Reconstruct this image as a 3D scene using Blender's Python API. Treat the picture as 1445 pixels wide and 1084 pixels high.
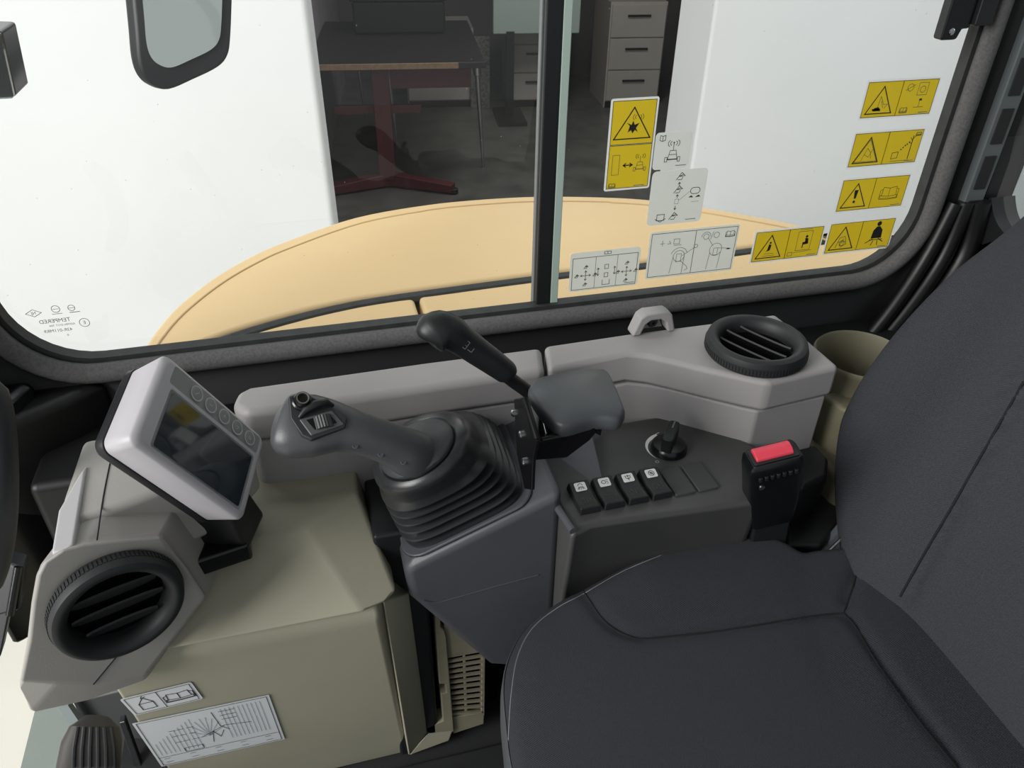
import bpy, bmesh, math, random
from mathutils import Vector, Matrix
from mathutils.bvhtree import BVHTree
random.seed(7)
S = bpy.context.scene
COL = S.collection
for o in list(bpy.data.objects): bpy.data.objects.remove(o)

# ------------------------------------------------------------------ camera
FPX, CX, CY = 1085.0, 722.5, 542.0
PITCH, YAW, ROLL = math.radians(34.7), math.radians(15.2), math.radians(0.9)
CAM = Vector((0, 0, 1.15))
_h = Vector((math.sin(YAW), math.cos(YAW), 0)); _r = Vector((math.cos(YAW), -math.sin(YAW), 0)); _z = Vector((0, 0, 1))
FW = _h*math.cos(PITCH) - _z*math.sin(PITCH)
_u = _h*math.sin(PITCH) + _z*math.cos(PITCH)
UP = _u*math.cos(ROLL) - _r*math.sin(ROLL)
RT = _r*math.cos(ROLL) + _u*math.sin(ROLL)
cd = bpy.data.cameras.new('camera'); cam = bpy.data.objects.new('camera', cd); COL.objects.link(cam)
cd.sensor_fit = 'HORIZONTAL'; cd.sensor_width = 36.0; cd.lens = FPX/1445*36.0
cd.clip_start = 0.02; cd.clip_end = 100
M = Matrix((RT, UP, -FW)).transposed().to_4x4(); M.translation = CAM
cam.matrix_world = M
S.camera = cam
# ------------------------------------------------------------------ world, lamps, exposure
W = bpy.data.worlds.new('world'); S.world = W; W.use_nodes = True
bg = W.node_tree.nodes['Background']; bg.inputs[0].default_value = (0.90, 0.95, 1.0, 1); bg.inputs[1].default_value = 0.42
S.view_settings.view_transform = 'Standard'; S.view_settings.look = 'None'
S.view_settings.gamma = 1.0; S.view_settings.exposure = 0.0; S.view_settings.use_curve_mapping = False
def area(name, loc, target, size, power, col=(1, 1, 1), sy=None):
    d = bpy.data.lights.new(name, 'AREA'); d.energy = power; d.color = col; d.size = size
    if sy: d.shape = 'RECTANGLE'; d.size_y = sy
    o = bpy.data.objects.new(name, d); COL.objects.link(o); o.location = loc
    o.rotation_euler = (Vector(target)-Vector(loc)).to_track_quat('-Z', 'Y').to_euler(); return o
area('front_bay_light', (-3.0, -0.7, 2.3), (0.0, 0.6, 0.6), 1.8, 150, (1.0, 0.99, 0.96), 1.8)
area('wall_fill_light', (0.6, 1.2, 3.3), (0.9, 2.7, 0.2), 6.0, 74, (0.96, 0.985, 1.0), 1.6)  # added fill out of view, brightens the white wall
area('hall_fill_light', (1.5, 4.4, 2.05), (1.4, 4.5, 0), 1.6, 26, (1.0, 0.97, 0.94), 0.3)  # added unseen fill, lifts the hall floor and the doorway reveal

# ------------------------------------------------------------------ pixel -> place helpers (image taken as 1445x1084)
def ray(px, py): return FW + RT*((px-CX)/FPX) + UP*((CY-py)/FPX)
def atz(px, py, z): d = ray(px, py); return CAM + d*((z-CAM.z)/d.z)
def aty(px, py, y): d = ray(px, py); return CAM + d*((y-CAM.y)/d.y)
def atx(px, py, x): d = ray(px, py); return CAM + d*((x-CAM.x)/d.x)
def att(px, py, t): return CAM + ray(px, py)*t
def atpl(px, py, p0, n):
    d = ray(px, py); n = Vector(n); return CAM + d*((Vector(p0)-CAM).dot(n)/d.dot(n))

# ------------------------------------------------------------------ materials
MATS = {}
def mat(name, col, rough=0.5, metal=0.0, noise=0.0, nscale=60, bump=0.0, bscale=400, spec=0.5, coat=0.0, col2=None, twill=False, emit=0):
    if name in MATS: return MATS[name]
    m = bpy.data.materials.new(name); m.use_nodes = True; nt = m.node_tree; b = nt.nodes['Principled BSDF']
    def lin(c): return tuple(((x/255)/12.92 if x/255 <= 0.04045 else ((x/255+0.055)/1.055)**2.4) for x in c)
    c = lin(col); b.inputs['Base Color'].default_value = (*c, 1); b.inputs['Roughness'].default_value = rough
    b.inputs['Metallic'].default_value = metal; b.inputs['Specular IOR Level'].default_value = spec; b.inputs['Coat Weight'].default_value = coat
    if emit: b.inputs['Emission Color'].default_value = (*c, 1); b.inputs['Emission Strength'].default_value = emit
    tc = nt.nodes.new('ShaderNodeTexCoord')
    if noise or col2:
        n = nt.nodes.new('ShaderNodeTexNoise'); n.inputs['Scale'].default_value = nscale; n.inputs['Detail'].default_value = 6
        nt.links.new(tc.outputs['Object'], n.inputs['Vector'])
        r = nt.nodes.new('ShaderNodeValToRGB'); nt.links.new(n.outputs['Fac'], r.inputs['Fac'])
        c2 = lin(col2) if col2 else tuple(x*(1-noise) for x in c)
        r.color_ramp.elements[0].color = (*c2, 1); r.color_ramp.elements[0].position = 0.35
        r.color_ramp.elements[1].color = (*c, 1); r.color_ramp.elements[1].position = 0.6
        nt.links.new(r.outputs['Color'], b.inputs['Base Color'])
    if bump:
        bp = nt.nodes.new('ShaderNodeBump'); bp.inputs['Strength'].default_value = bump; bp.inputs['Distance'].default_value = 0.0006
        if twill:
            w = nt.nodes.new('ShaderNodeTexWave'); w.bands_direction = 'DIAGONAL'; w.inputs['Scale'].default_value = bscale; w.inputs['Distortion'].default_value = 0.6
            w.inputs['Detail'].default_value = 2; w.inputs['Detail Scale'].default_value = 3
            nt.links.new(tc.outputs['Object'], w.inputs['Vector']); nt.links.new(w.outputs['Fac'], bp.inputs['Height'])
        else:
            v = nt.nodes.new('ShaderNodeTexNoise'); v.inputs['Scale'].default_value = bscale; v.inputs['Detail'].default_value = 3
            nt.links.new(tc.outputs['Object'], v.inputs['Vector']); nt.links.new(v.outputs['Fac'], bp.inputs['Height'])
        nt.links.new(bp.outputs['Normal'], b.inputs['Normal'])
    MATS[name] = m; return m
def glass(name, tint=(0.97, 0.99, 0.98), ior=1.45, dust=0.0, rough=0.0):
    m = bpy.data.materials.new(name); m.use_nodes = True; nt = m.node_tree; nt.nodes.clear()
    out = nt.nodes.new('ShaderNodeOutputMaterial'); tr = nt.nodes.new('ShaderNodeBsdfTransparent'); tr.inputs[0].default_value = (*tint, 1)
    gl = nt.nodes.new('ShaderNodeBsdfGlossy'); gl.inputs['Roughness'].default_value = rough
    lw = nt.nodes.new('ShaderNodeLayerWeight'); lw.inputs['Blend'].default_value = 0.5      # Schlick, the same from both sides of the sheet
    pw = nt.nodes.new('ShaderNodeMath'); pw.operation = 'POWER'; pw.inputs[1].default_value = 5.0; nt.links.new(lw.outputs['Facing'], pw.inputs[0])
    fr = nt.nodes.new('ShaderNodeMath'); fr.operation = 'MULTIPLY_ADD'; fr.inputs[1].default_value = 0.9; fr.inputs[2].default_value = 0.05; nt.links.new(pw.outputs[0], fr.inputs[0])
    mx = nt.nodes.new('ShaderNodeMixShader'); nt.links.new(fr.outputs[0], mx.inputs[0]); nt.links.new(tr.outputs[0], mx.inputs[1]); nt.links.new(gl.outputs[0], mx.inputs[2])
    last = mx
    if dust:
        tc = nt.nodes.new('ShaderNodeTexCoord'); v = nt.nodes.new('ShaderNodeTexVoronoi'); v.inputs['Scale'].default_value = 55; v.inputs['Randomness'].default_value = 1
        nt.links.new(tc.outputs['Object'], v.inputs['Vector'])
        rp = nt.nodes.new('ShaderNodeValToRGB'); rp.color_ramp.elements[0].position = 0.0; rp.color_ramp.elements[0].color = (0.5, 0.5, 0.5, 1)
        rp.color_ramp.elements[1].position = 0.05; rp.color_ramp.elements[1].color = (dust, dust, dust, 1)
        nt.links.new(v.outputs['Distance'], rp.inputs['Fac'])
        df = nt.nodes.new('ShaderNodeBsdfDiffuse'); df.inputs[0].default_value = (0.8, 0.8, 0.78, 1)
        m2 = nt.nodes.new('ShaderNodeMixShader'); nt.links.new(rp.outputs[0], m2.inputs[0]); nt.links.new(mx.outputs[0], m2.inputs[1]); nt.links.new(df.outputs[0], m2.inputs[2]); last = m2
    nt.links.new(last.outputs[0], out.inputs[0]); MATS[name] = m; return m

m_grey   = mat('grey_plastic', (156, 153, 153), 0.55, bump=0.15, bscale=900, noise=0.06, nscale=14)
m_greyD  = mat('front_console_plastic', (164, 161, 156), 0.55, bump=0.15, bscale=900, noise=0.06, nscale=14)
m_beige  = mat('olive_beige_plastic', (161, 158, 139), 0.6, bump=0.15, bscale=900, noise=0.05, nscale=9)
m_beigeD = mat('olive_beige_plastic_dark', (132, 128, 108), 0.6, bump=0.15, bscale=900, noise=0.12, nscale=25)  # darker and more mottled than the plain olive beige
m_pod    = mat('charcoal_plastic', (74, 75, 80), 0.42, bump=0.2, bscale=1100, noise=0.05, nscale=20)
m_panel  = mat('switch_panel_plastic', (70, 70, 70), 0.45, bump=0.2, bscale=1100, noise=0.08, nscale=20)
m_black  = mat('black_plastic', (26, 27, 29), 0.45, bump=0.1, bscale=900)
m_blackG = mat('black_gloss', (14, 15, 17), 0.25)
m_rail = mat('black_rail', (12, 12, 14), 0.45)
m_trim   = mat('cab_trim_black', (14, 14, 16), 0.5, bump=0.1, bscale=900)
m_rubber = mat('black_rubber', (34, 35, 37), 0.55, bump=0.1, bscale=700)
m_boot   = mat('boot_rubber', (42, 43, 45), 0.33, bump=0.08, bscale=700)
m_cap    = mat('boot_cap_rubber', (62, 63, 66), 0.5, bump=0.35, bscale=900)
m_grip   = mat('grip_rubber', (74, 76, 79), 0.38, bump=0.2, bscale=1200)
m_fabric = mat('seat_fabric', (63, 64, 69), 0.95, bump=0.9, bscale=330, spec=0.15, twill=True, noise=0.16, nscale=700)
m_fabric2= mat('seat_fabric_bolster', (67, 68, 73), 0.95, bump=0.9, bscale=280, spec=0.15, twill=True, noise=0.16, nscale=700)
m_seam   = mat('seam_thread', (20, 20, 23), 0.9)
m_stitch = mat('pale_piping', (120, 122, 124), 0.7)
m_vinyl  = mat('vinyl_trim', (72, 76, 80), 0.5, bump=0.3, bscale=800)
m_pad    = mat('pad_vinyl', (68, 71, 74), 0.42, bump=0.25, bscale=1200)
m_seal   = mat('seal_textile', (92, 91, 92), 0.85, bump=0.9, bscale=500, noise=0.25, nscale=300)
m_gasket = mat('gasket_rubber', (52, 54, 54), 0.7, noise=0.3, nscale=60)
m_steelb = mat('black_steel', (20, 20, 22), 0.25, metal=0.2)
m_chrome = mat('bright_metal', (205, 208, 210), 0.22, metal=1.0)
m_red    = mat('red_plastic', (214, 66, 84), 0.4, bump=0.1)
m_hood   = mat('ochre_paint', (222, 191, 142), 0.5, noise=0.04, nscale=4, spec=0.3)
m_wall   = mat('white_wall_paint', (238, 239, 240), 0.8, noise=0.04, nscale=1.2, bump=0.05, bscale=80)
m_ground = mat('pale_floor', (214, 212, 200), 0.6, noise=0.08, nscale=3)
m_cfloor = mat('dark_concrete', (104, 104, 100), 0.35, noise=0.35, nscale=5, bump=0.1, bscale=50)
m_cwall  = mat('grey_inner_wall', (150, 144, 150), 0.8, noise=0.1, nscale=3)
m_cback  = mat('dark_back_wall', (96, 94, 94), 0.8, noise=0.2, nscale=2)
m_cab    = mat('cabinet_paint', (190, 186, 178), 0.5, noise=0.05, nscale=6)
m_darkw  = mat('dark_table_top', (40, 38, 40), 0.45, noise=0.3, nscale=9)
m_woode  = mat('wood_edge', (178, 148, 118), 0.6, noise=0.2, nscale=40)
m_redst  = mat('red_steel', (96, 42, 46), 0.5, noise=0.15, nscale=20)
m_pale   = mat('pale_green_board', (190, 208, 200), 0.5)
m_white  = mat('decal_white', (214, 218, 220), 0.5)
m_clear  = mat('decal_milky', (206, 212, 210), 0.5)
m_yel    = mat('decal_yellow', (222, 196, 44), 0.5, noise=0.03, nscale=30)
def vinyl(m, col, k):
    # thin decal film: part of the light passes through it from behind
    nt = m.node_tree; out = nt.nodes['Material Output']; b = nt.nodes['Principled BSDF']
    c = [((x/255+0.055)/1.055)**2.4 for x in col]
    tl_ = nt.nodes.new('ShaderNodeBsdfTranslucent'); tl_.inputs[0].default_value = (*c, 1)
    mx = nt.nodes.new('ShaderNodeMixShader'); mx.inputs[0].default_value = k
    nt.links.new(b.outputs[0], mx.inputs[1]); nt.links.new(tl_.outputs[0], mx.inputs[2]); nt.links.new(mx.outputs[0], out.inputs[0])
m_gwhite = mat('glass_decal_white', (232, 235, 236), 0.5); vinyl(m_gwhite, (245, 248, 250), 0.62)
vinyl(m_clear, (240, 246, 244), 0.62)
m_gyel   = mat('glass_decal_yellow', (226, 198, 44), 0.5); vinyl(m_gyel, (252, 226, 60), 0.55)
m_ink    = mat('decal_ink', (28, 28, 30), 0.6)
m_inkL   = mat('decal_ink_pale', (120, 118, 80), 0.6)
m_inkG   = mat('decal_ink_grey', (125, 130, 138), 0.6)
m_screen = mat('screen_glass', (38, 48, 54), 0.06, spec=0.8, coat=0.6)
m_strip  = mat('button_strip', (140, 142, 142), 0.5)
m_icon   = mat('icon_white', (225, 226, 224), 0.5)
m_mirror = mat('mirror_glass', (235, 238, 232), 0.03, metal=1.0)
m_print  = mat('window_print', (96, 100, 104), 0.7)
m_glass  = glass('window_glass', dust=0.012)
m_glass2 = glass('rear_glass', tint=(0.55, 0.60, 0.60), dust=0.06)
m_gedge  = mat('glass_edge', (176, 196, 186), 0.25, spec=0.8)

# ------------------------------------------------------------------ mesh helpers
def link(name, me, m, parent=None, smooth=True, bevel=0, seg=3, angle=35):
    if m: me.materials.append(m)
    o = bpy.data.objects.new(name, me); COL.objects.link(o)
    if parent: o.parent = parent
    if smooth:
        for p in me.polygons: p.use_smooth = True
    if bevel:
        b = o.modifiers.new('bevel', 'BEVEL'); b.width = bevel; b.segments = seg; b.limit_method = 'ANGLE'; b.angle_limit = math.radians(angle); b.harden_normals = True
    if smooth:
        try:
            me.set_sharp_from_angle(angle=math.radians(42))
        except Exception: pass
    return o
def mesh(name, verts, faces, m, parent=None, smooth=True, bevel=0, seg=3, fix=True):
    me = bpy.data.meshes.new(name); me.from_pydata([tuple(v) for v in verts], [], faces)
    if fix:
        bm = bmesh.new(); bm.from_mesh(me); bmesh.ops.recalc_face_normals(bm, faces=bm.faces); bm.to_mesh(me); bm.free()
    me.update(); return link(name, me, m, parent, smooth, bevel, seg)
def thing(name, label, cat, loc=(0, 0, 0), group=None, rotz=0):
    o = bpy.data.objects.new(name, None); COL.objects.link(o); o.location = loc; o.rotation_euler = (0, 0, rotz); o.empty_display_size = 0.02
    o['label'] = label; o['category'] = cat
    if group: o['group'] = group
    bpy.context.view_layer.update()
    return o
def tag(o, label, cat, group=None):
    o['label'] = label; o['category'] = cat
    if group: o['group'] = group
    return o
def struct(o, label=None):
    o['kind'] = 'structure'
    if label: o['label'] = label
    return o
def adopt(parent, *objs):
    # keep world placement: parts are given in world coordinates
    for o in objs:
        o.parent = parent; o.matrix_parent_inverse = parent.matrix_world.inverted()
    return objs[0]
def loft_data(rings, cap=True, closed=True):
    v = []; f = []; n = len(rings[0])
    for r in rings: v += [Vector(p) for p in r]
    for i in range(len(rings)-1):
        for j in range(n if closed else n-1):
            k = (j+1) % n; f.append((i*n+j, i*n+k, (i+1)*n+k, (i+1)*n+j))
    if cap:
        f.append(tuple(range(n-1, -1, -1))); f.append(tuple((len(rings)-1)*n+j for j in range(n)))
    return v, f
def loft(name, rings, m, parent=None, cap=True, bevel=0, smooth=True):
    v, f = loft_data(rings, cap); o = mesh(name, v, f, m, None, smooth, bevel)
    if parent: adopt(parent, o)
    return o
def prism(name, poly, d, m, parent=None, bevel=0.0, seg=3, smooth=True):
    d = Vector(d); a = [Vector(p) for p in poly]; n = len(a)
    v = a + [p+d for p in a]; f = [tuple(range(n)), tuple(range(2*n-1, n-1, -1))]
    for i in range(n): j = (i+1) % n; f.append((i, j, n+j, n+i))
    o = mesh(name, v, f, m, None, smooth, bevel, seg)
    if parent: adopt(parent, o)
    return o
def hexa(name, c8, m, parent=None, bevel=0.0, seg=3):
    f = [(0, 1, 2, 3), (7, 6, 5, 4), (0, 4, 5, 1), (1, 5, 6, 2), (2, 6, 7, 3), (3, 7, 4, 0)]
    o = mesh(name, c8, f, m, None, True, bevel, seg)
    if parent: adopt(parent, o)
    return o
def box(name, lo, hi, m, parent=None, bevel=0.0, frame=None, seg=3):
    (a, b, c), (d, e, g) = lo, hi
    v = [Vector(p) for p in ((a, b, c), (d, b, c), (d, e, c), (a, e, c), (a, b, g), (d, b, g), (d, e, g), (a, e, g))]
    if frame: v = [frame @ p for p in v]
    return hexa(name, v, m, parent, bevel, seg)
def frame_of(o, x, y=None, n=None):
    x = Vector(x).normalized()
    if n is not None: n = Vector(n); n = (n - x*n.dot(x)).normalized(); y = n.cross(x)
    else: y = Vector(y); y = (y - x*y.dot(x)).normalized(); n = x.cross(y)
    Mx = Matrix((x, y, n)).transposed().to_4x4(); Mx.translation = Vector(o); return Mx
def catmull(pts, k=8, closed=False):
    pts = [Vector(p) for p in pts]; n = len(pts); out = []
    rng = range(n) if closed else range(n-1)
    for i in rng:
        if closed: p0, p1, p2, p3 = pts[i-1], pts[i], pts[(i+1) % n], pts[(i+2) % n]
        else: p0, p1, p2, p3 = pts[max(i-1, 0)], pts[i], pts[i+1], pts[min(i+2, n-1)]
        for j in range(k):
            t = j/k; out.append(0.5*((2*p1)+(p2-p0)*t+(2*p0-5*p1+4*p2-p3)*t*t+(3*p1-p0-3*p2+p3)*t*t*t))
    if not closed: out.append(pts[-1])
    return out
def tube(name, path, r, m, parent=None, n=10, closed=False, prof=None, hint=None):
    path = [Vector(p) for p in path]; N = len(path); rings = []
    hint = Vector(hint) if hint is not None else None
    up = None
    for i, p in enumerate(path):
        a = path[i-1] if (i > 0 or closed) else p; b = path[(i+1) % N] if (i < N-1 or closed) else p
        T = (b-a).normalized()
        if hint is not None: u = hint
        elif up is None: u = Vector((0, 0, 1)) if abs(T.z) < 0.9 else Vector((1, 0, 0))
        else: u = up
        s = T.cross(u).normalized(); u = s.cross(T).normalized(); up = u
        rr = r[i] if isinstance(r, (list, tuple)) else r
        if prof: rings.append([p + s*x + u*y for x, y in prof])
        else: rings.append([p + s*(rr*math.cos(2*math.pi*j/n)) + u*(rr*math.sin(2*math.pi*j/n)) for j in range(n)])
    if closed: rings.append(rings[0])
    o = loft(name, rings, m, parent, cap=not closed)
    if closed:
        bm = bmesh.new(); bm.from_mesh(o.data); bmesh.ops.remove_doubles(bm, verts=bm.verts, dist=1e-6); bmesh.ops.recalc_face_normals(bm, faces=bm.faces); bm.to_mesh(o.data); bm.free()
    return o
def pathloft(name, secs, hint, m, parent=None, n=28, p=2.0):
    # secs: (centre, half-width, half-thickness[, exponent]) ; hint: the direction thickness is measured in
    cs = [Vector(s[0]) for s in secs]; rings = []
    for i, s in enumerate(secs):
        T = (cs[min(i+1, len(cs)-1)] - cs[max(i-1, 0)]).normalized(); N = Vector(hint); N = (N - T*N.dot(T)).normalized(); B = T.cross(N)
        e = 2.0/(s[3] if len(s) > 3 else p); ring = []
        for j in range(n):
            a = 2*math.pi*j/n; c, q = math.cos(a), math.sin(a)
            ring.append(cs[i] + B*(s[1]*math.copysign(abs(c)**e, c)) + N*(s[2]*math.copysign(abs(q)**e, q)))
        rings.append(ring)
    return loft(name, rings, m, parent)
def disc_rings(F, prof, n=48, p=2.0):
    # prof: (radius, height[, exponent, dx, dy]) in frame F
    rings = []
    for s in prof:
        e = 2.0/(s[2] if len(s) > 2 else p); dx, dy = (s[3], s[4]) if len(s) > 4 else (0, 0); ring = []
        for j in range(n):
            a = 2*math.pi*j/n; c, q = math.cos(a), math.sin(a)
            ring.append(F @ Vector((dx+s[0]*math.copysign(abs(c)**e, c), dy+s[0]*math.copysign(abs(q)**e, q), s[1])))
        rings.append(ring)
    return rings
def lathe(name, F, prof, m, parent=None, n=48, cap=True, p=2.0): return loft(name, disc_rings(F, prof, n, p), m, parent, cap)
def rrect(w, h, r, k=6, cx=0, cy=0):
    pts = []
    for sx, sy, a0 in ((1, 1, 0), (-1, 1, 90), (-1, -1, 180), (1, -1, 270)):
        for i in range(k+1):
            a = math.radians(a0+90*i/k); pts.append((cx+sx*(w/2-r)+r*math.cos(a), cy+sy*(h/2-r)+r*math.sin(a)))
    return pts
def plate(name, F, pts2, z0, z1, m, parent=None, bevel=0, seg=2):
    return prism(name, [F @ Vector((x, y, z0)) for x, y in pts2], (F.to_3x3() @ Vector((0, 0, z1-z0))), m, parent, bevel, seg)
def pillow(name, outline, prof, m, lift=None, centre=None, place=None, parent=None):
    # outline: 2D closed list; prof: (scale, height) from outside bottom to the middle
    if centre is None: centre = (sum(p[0] for p in outline)/len(outline), sum(p[1] for p in outline)/len(outline))
    rings = []
    for k, z in prof:
        ring = []
        for x, y in outline:
            X, Y = centre[0]+(x-centre[0])*k, centre[1]+(y-centre[1])*k
            Z = z + (lift(X, Y, k) if lift else 0); v = Vector((X, Y, Z)); ring.append(place(v) if place else v)
        rings.append(ring)
    return loft(name, rings, m, parent)
def strokes_mesh(F, lines, z, fills=()):
    # flat print: polylines (points, width) and filled polygons, in the frame's units
    v = []; f = []
    for pts, w in lines:
        P = [Vector((x, y)) for x, y in pts]
        for a, b in zip(P[:-1], P[1:]):
            d = b-a
            if d.length < 1e-9: continue
            d.normalize(); n = Vector((-d.y, d.x))*(w/2); e = d*(w/2)
            k = len(v); v += [F @ Vector((q.x, q.y, z)) for q in (a-e-n, b+e-n, b+e+n, a-e+n)]; f.append((k, k+1, k+2, k+3))
    for pts in fills:
        k = len(v); v += [F @ Vector((x, y, z)) for x, y in pts]; f.append(tuple(range(k, k+len(pts))))
    return v, f
def strokes(name, F, lines, m, parent, z=0.0006, fills=()):
    v, f = strokes_mesh(F, lines, z, fills); o = mesh(name, v, f, m, None, False, fix=False)
    adopt(parent, o); return o
def circ(x, y, r, n=20, a0=0, a1=360): return [(x+r*math.cos(math.radians(a0+(a1-a0)*i/n)), y+r*math.sin(math.radians(a0+(a1-a0)*i/n))) for i in range(n+1)]
def rect(x0, y0, x1, y1): return [(x0, y0), (x1, y0), (x1, y1), (x0, y1), (x0, y0)]
def text(name, F, s, size, m, parent, z=0.0006, mirror=False, align='CENTER'):
    c = bpy.data.curves.new(name, 'FONT'); c.body = s; c.size = size; c.align_x = align; c.align_y = 'CENTER'; c.resolution_u = 3
    t = bpy.data.objects.new(name, c); COL.objects.link(t); dg = bpy.context.evaluated_depsgraph_get(); dg.update()
    me = bpy.data.meshes.new_from_object(t.evaluated_get(dg)); bpy.data.objects.remove(t); bpy.data.curves.remove(c)
    for v in me.vertices:
        v.co = F @ Vector((-v.co.x if mirror else v.co.x, v.co.y, z))
    me.materials.clear(); o = link(name, me, m, None, False); adopt(parent, o); return o
def tree_of(o):
    return BVHTree.FromPolygons([v.co.copy() for v in o.data.vertices], [tuple(p.vertices) for p in o.data.polygons])
def hit(bvh, px, py, off=0.0):
    d = ray(px, py).normalized(); loc, nrm, _, _ = bvh.ray_cast(CAM, d)
    return None if loc is None else loc - d*off

# ================================================================== THE PLACE OUTSIDE
# workshop floor
o = mesh('floor', [(-6, -5, -0.62), (7, -5, -0.62), (7, 2.9, -0.62), (-6, 2.9, -0.62), (-6, -5, -0.72), (7, -5, -0.72), (7, 2.9, -0.72), (-6, 2.9, -0.72)],
         [(0, 1, 2, 3), (7, 6, 5, 4), (0, 4, 5, 1), (1, 5, 6, 2), (2, 6, 7, 3), (3, 7, 4, 0)], m_ground); struct(o)
HZ = math.radians(-7.3)
HF = Matrix.Rotation(HZ, 4, 'Z'); HF.translation = Vector((0.054, 2.6, -0.6))     # frame of the white wall: x along it, y through it
HI = HF.inverted()
def inhall(px, py, z): return HI @ atz(px, py, z)
def hbox(name, lo, hi, m, parent=None, bevel=0): return box(name, lo, hi, m, parent, bevel, HF)
wr = (HI @ atpl(1010, 0, HF.translation, HF.to_3x3() @ Vector((0, 1, 0)))).x
struct(hbox('wall_left', (-6, 0, -0.02), (0, 0.16, 3.4), m_wall, bevel=0.02))
struct(hbox('wall_right', (wr, 0, -0.02), (6, 0.34, 3.4), m_wall, bevel=0.012))
struct(hbox('trim_1', (0, 0.01, 2.5), (wr, 0.14, 3.4), m_wall))
# dark hall behind
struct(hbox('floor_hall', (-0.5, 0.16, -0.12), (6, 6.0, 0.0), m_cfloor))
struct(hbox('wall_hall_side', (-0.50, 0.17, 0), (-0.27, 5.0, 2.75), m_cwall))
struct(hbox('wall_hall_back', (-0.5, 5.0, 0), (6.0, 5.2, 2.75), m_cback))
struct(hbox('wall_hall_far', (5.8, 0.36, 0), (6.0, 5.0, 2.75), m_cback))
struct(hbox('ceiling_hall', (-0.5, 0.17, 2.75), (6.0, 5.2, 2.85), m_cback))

# work table in the hall
TA, TB = inhall(437, 92, 0.15), inhall(686, 88, 0.15)
ty = TA.y; x0, x1 = max(TA.x-0.06, -0.26), TB.x; zt = 0.75
t = thing('work_table', 'dark topped work table with pale wooden front edge in the hall', 'table', HF @ Vector(((x0+x1)/2, ty+0.5, 0)))
hbox('tabletop', (x0, ty+0.012, zt-0.035), (x1, ty+1.35, zt), m_darkw, t, 0.004)
hbox('edge_strip', (x0, ty, zt-0.03), (x1-0.16, ty+0.012, zt), m_woode, t)
hbox('apron', (x0+0.45, ty+0.10, zt-0.16), (x1-0.08, ty+0.13, zt-0.035), m_redst, t)
for px, (ax, ay), (bx, by) in ((0, (498, 95), (516, 166)), (1, (556, 108), (560, 200)), (2, (668, 90), (682, 236))):
    b = inhall(bx, by, -0.6); a = Vector((b.x-0.04, b.y-0.02, zt-0.04)); aa = HF @ a; bb = HF @ Vector((b.x, b.y, 0))
    q = aa.lerp(bb, 0.16)
    loft('leg', [[aa.lerp(bb, s) + (HF.to_3x3() @ Vector((r*math.cos(j*math.pi/5), r*math.sin(j*math.pi/5), 0))) for j in range(10)] for s, r in ((0, 0.028), (0.16, 0.026), (0.17, 0.018), (1, 0.009))], m_chrome, t)
b = inhall(551, 262, -0.6)
t = thing('pedestal_stand', 'dark red steel pedestal with splayed floor feet under the table', 'stand', HF @ Vector((b.x, b.y, 0)))
hbox('column', (b.x-0.06, b.y-0.05, 0.05), (b.x+0.04, b.y+0.05, 0.71), m_redst, t, 0.006)
for ex, ey in (((468, 275), 0), ((640, 273), 0)):
    e = inhall(ex[0], ex[1], -0.6); A = HF @ Vector((b.x, b.y, 0)); B = HF @ Vector((e.x, e.y, 0)); d = (B-A).normalized(); s = Vector((-d.y, d.x, 0))*0.035
    hexa('foot', [A-s+Vector((0, 0, .01)), B-s+Vector((0, 0, .01)), B+s+Vector((0, 0, .01)), A+s+Vector((0, 0, .01)), A-s+Vector((0, 0, .09)), B-s+Vector((0, 0, .06)), B+s+Vector((0, 0, .06)), A+s+Vector((0, 0, .09))], m_redst, t, 0.006)
    lathe('castor', Matrix.Translation(B), [(0.02, 0.0), (0.03, 0.005), (0.03, 0.03), (0.02, 0.035)], m_black, t, 16)
hbox('cross_bar', (b.x-0.30, b.y+0.02, 0.44), (b.x+0.22, b.y+0.05, 0.49), m_redst, t, 0.004)
# cabinets
def cabinet(px, py, w, h, lab, nd, mm=m_cab):
    c = inhall(px, py, -0.6); t = thing('drawer_cabinet', lab, 'cabinet', HF @ Vector((c.x, c.y, 0)), 'drawer cabinets in the dark hall')
    hbox('body', (c.x, c.y, 0.0), (c.x+w, c.y+0.55, h), mm, t, 0.004)
    hbox('plinth', (c.x+.01, c.y-0.004, 0.0), (c.x+w-.01, c.y+0.0, 0.05), m_black, t)
    hh = (h-0.07)/nd
    for i in range(nd):
        d = hbox('drawer', (c.x+0.012, c.y-0.018, 0.06+i*hh), (c.x+w-0.012, c.y, 0.06+(i+1)*hh-0.01), mm, t, 0.003)
        k = hbox('handle', (c.x+w*.3, c.y-0.032, 0.06+(i+.62)*hh), (c.x+w*.7, c.y-0.018, 0.06+(i+.62)*hh+0.014), m_black); adopt(d, k)
cabinet(719, 151, 0.42, 0.72, 'pale drawer cabinet left of the black window bar', 3)
cabinet(851, 152, 0.46, 0.80, 'pale drawer cabinet behind the yellow antenna decal', 3)
cabinet(576, 152, 0.55, 0.60, 'low pale cabinet seen under the work table', 2)
c = inhall(664, 152, -0.6)
tag(hbox('checker_plate', (c.x, c.y-0.02, 0), (c.x+0.16, c.y, 0.55), mat('checker_steel', (150, 148, 142), 0.4, metal=0.5, noise=0.5, nscale=45), bevel=0.003), 'grey chequered metal sheet beside the table legs', 'sheet')
c = inhall(690, 152, -0.6)
t = thing('display_board', 'pale green board standing on a dark frame behind the table', 'board', HF @ Vector((c.x+.3, c.y-0.3, 0)))
hbox('board', (c.x+0.0, c.y-0.32, 0.62), (c.x+0.66, c.y-0.30, 1.25), m_pale, t, 0.03)
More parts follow.
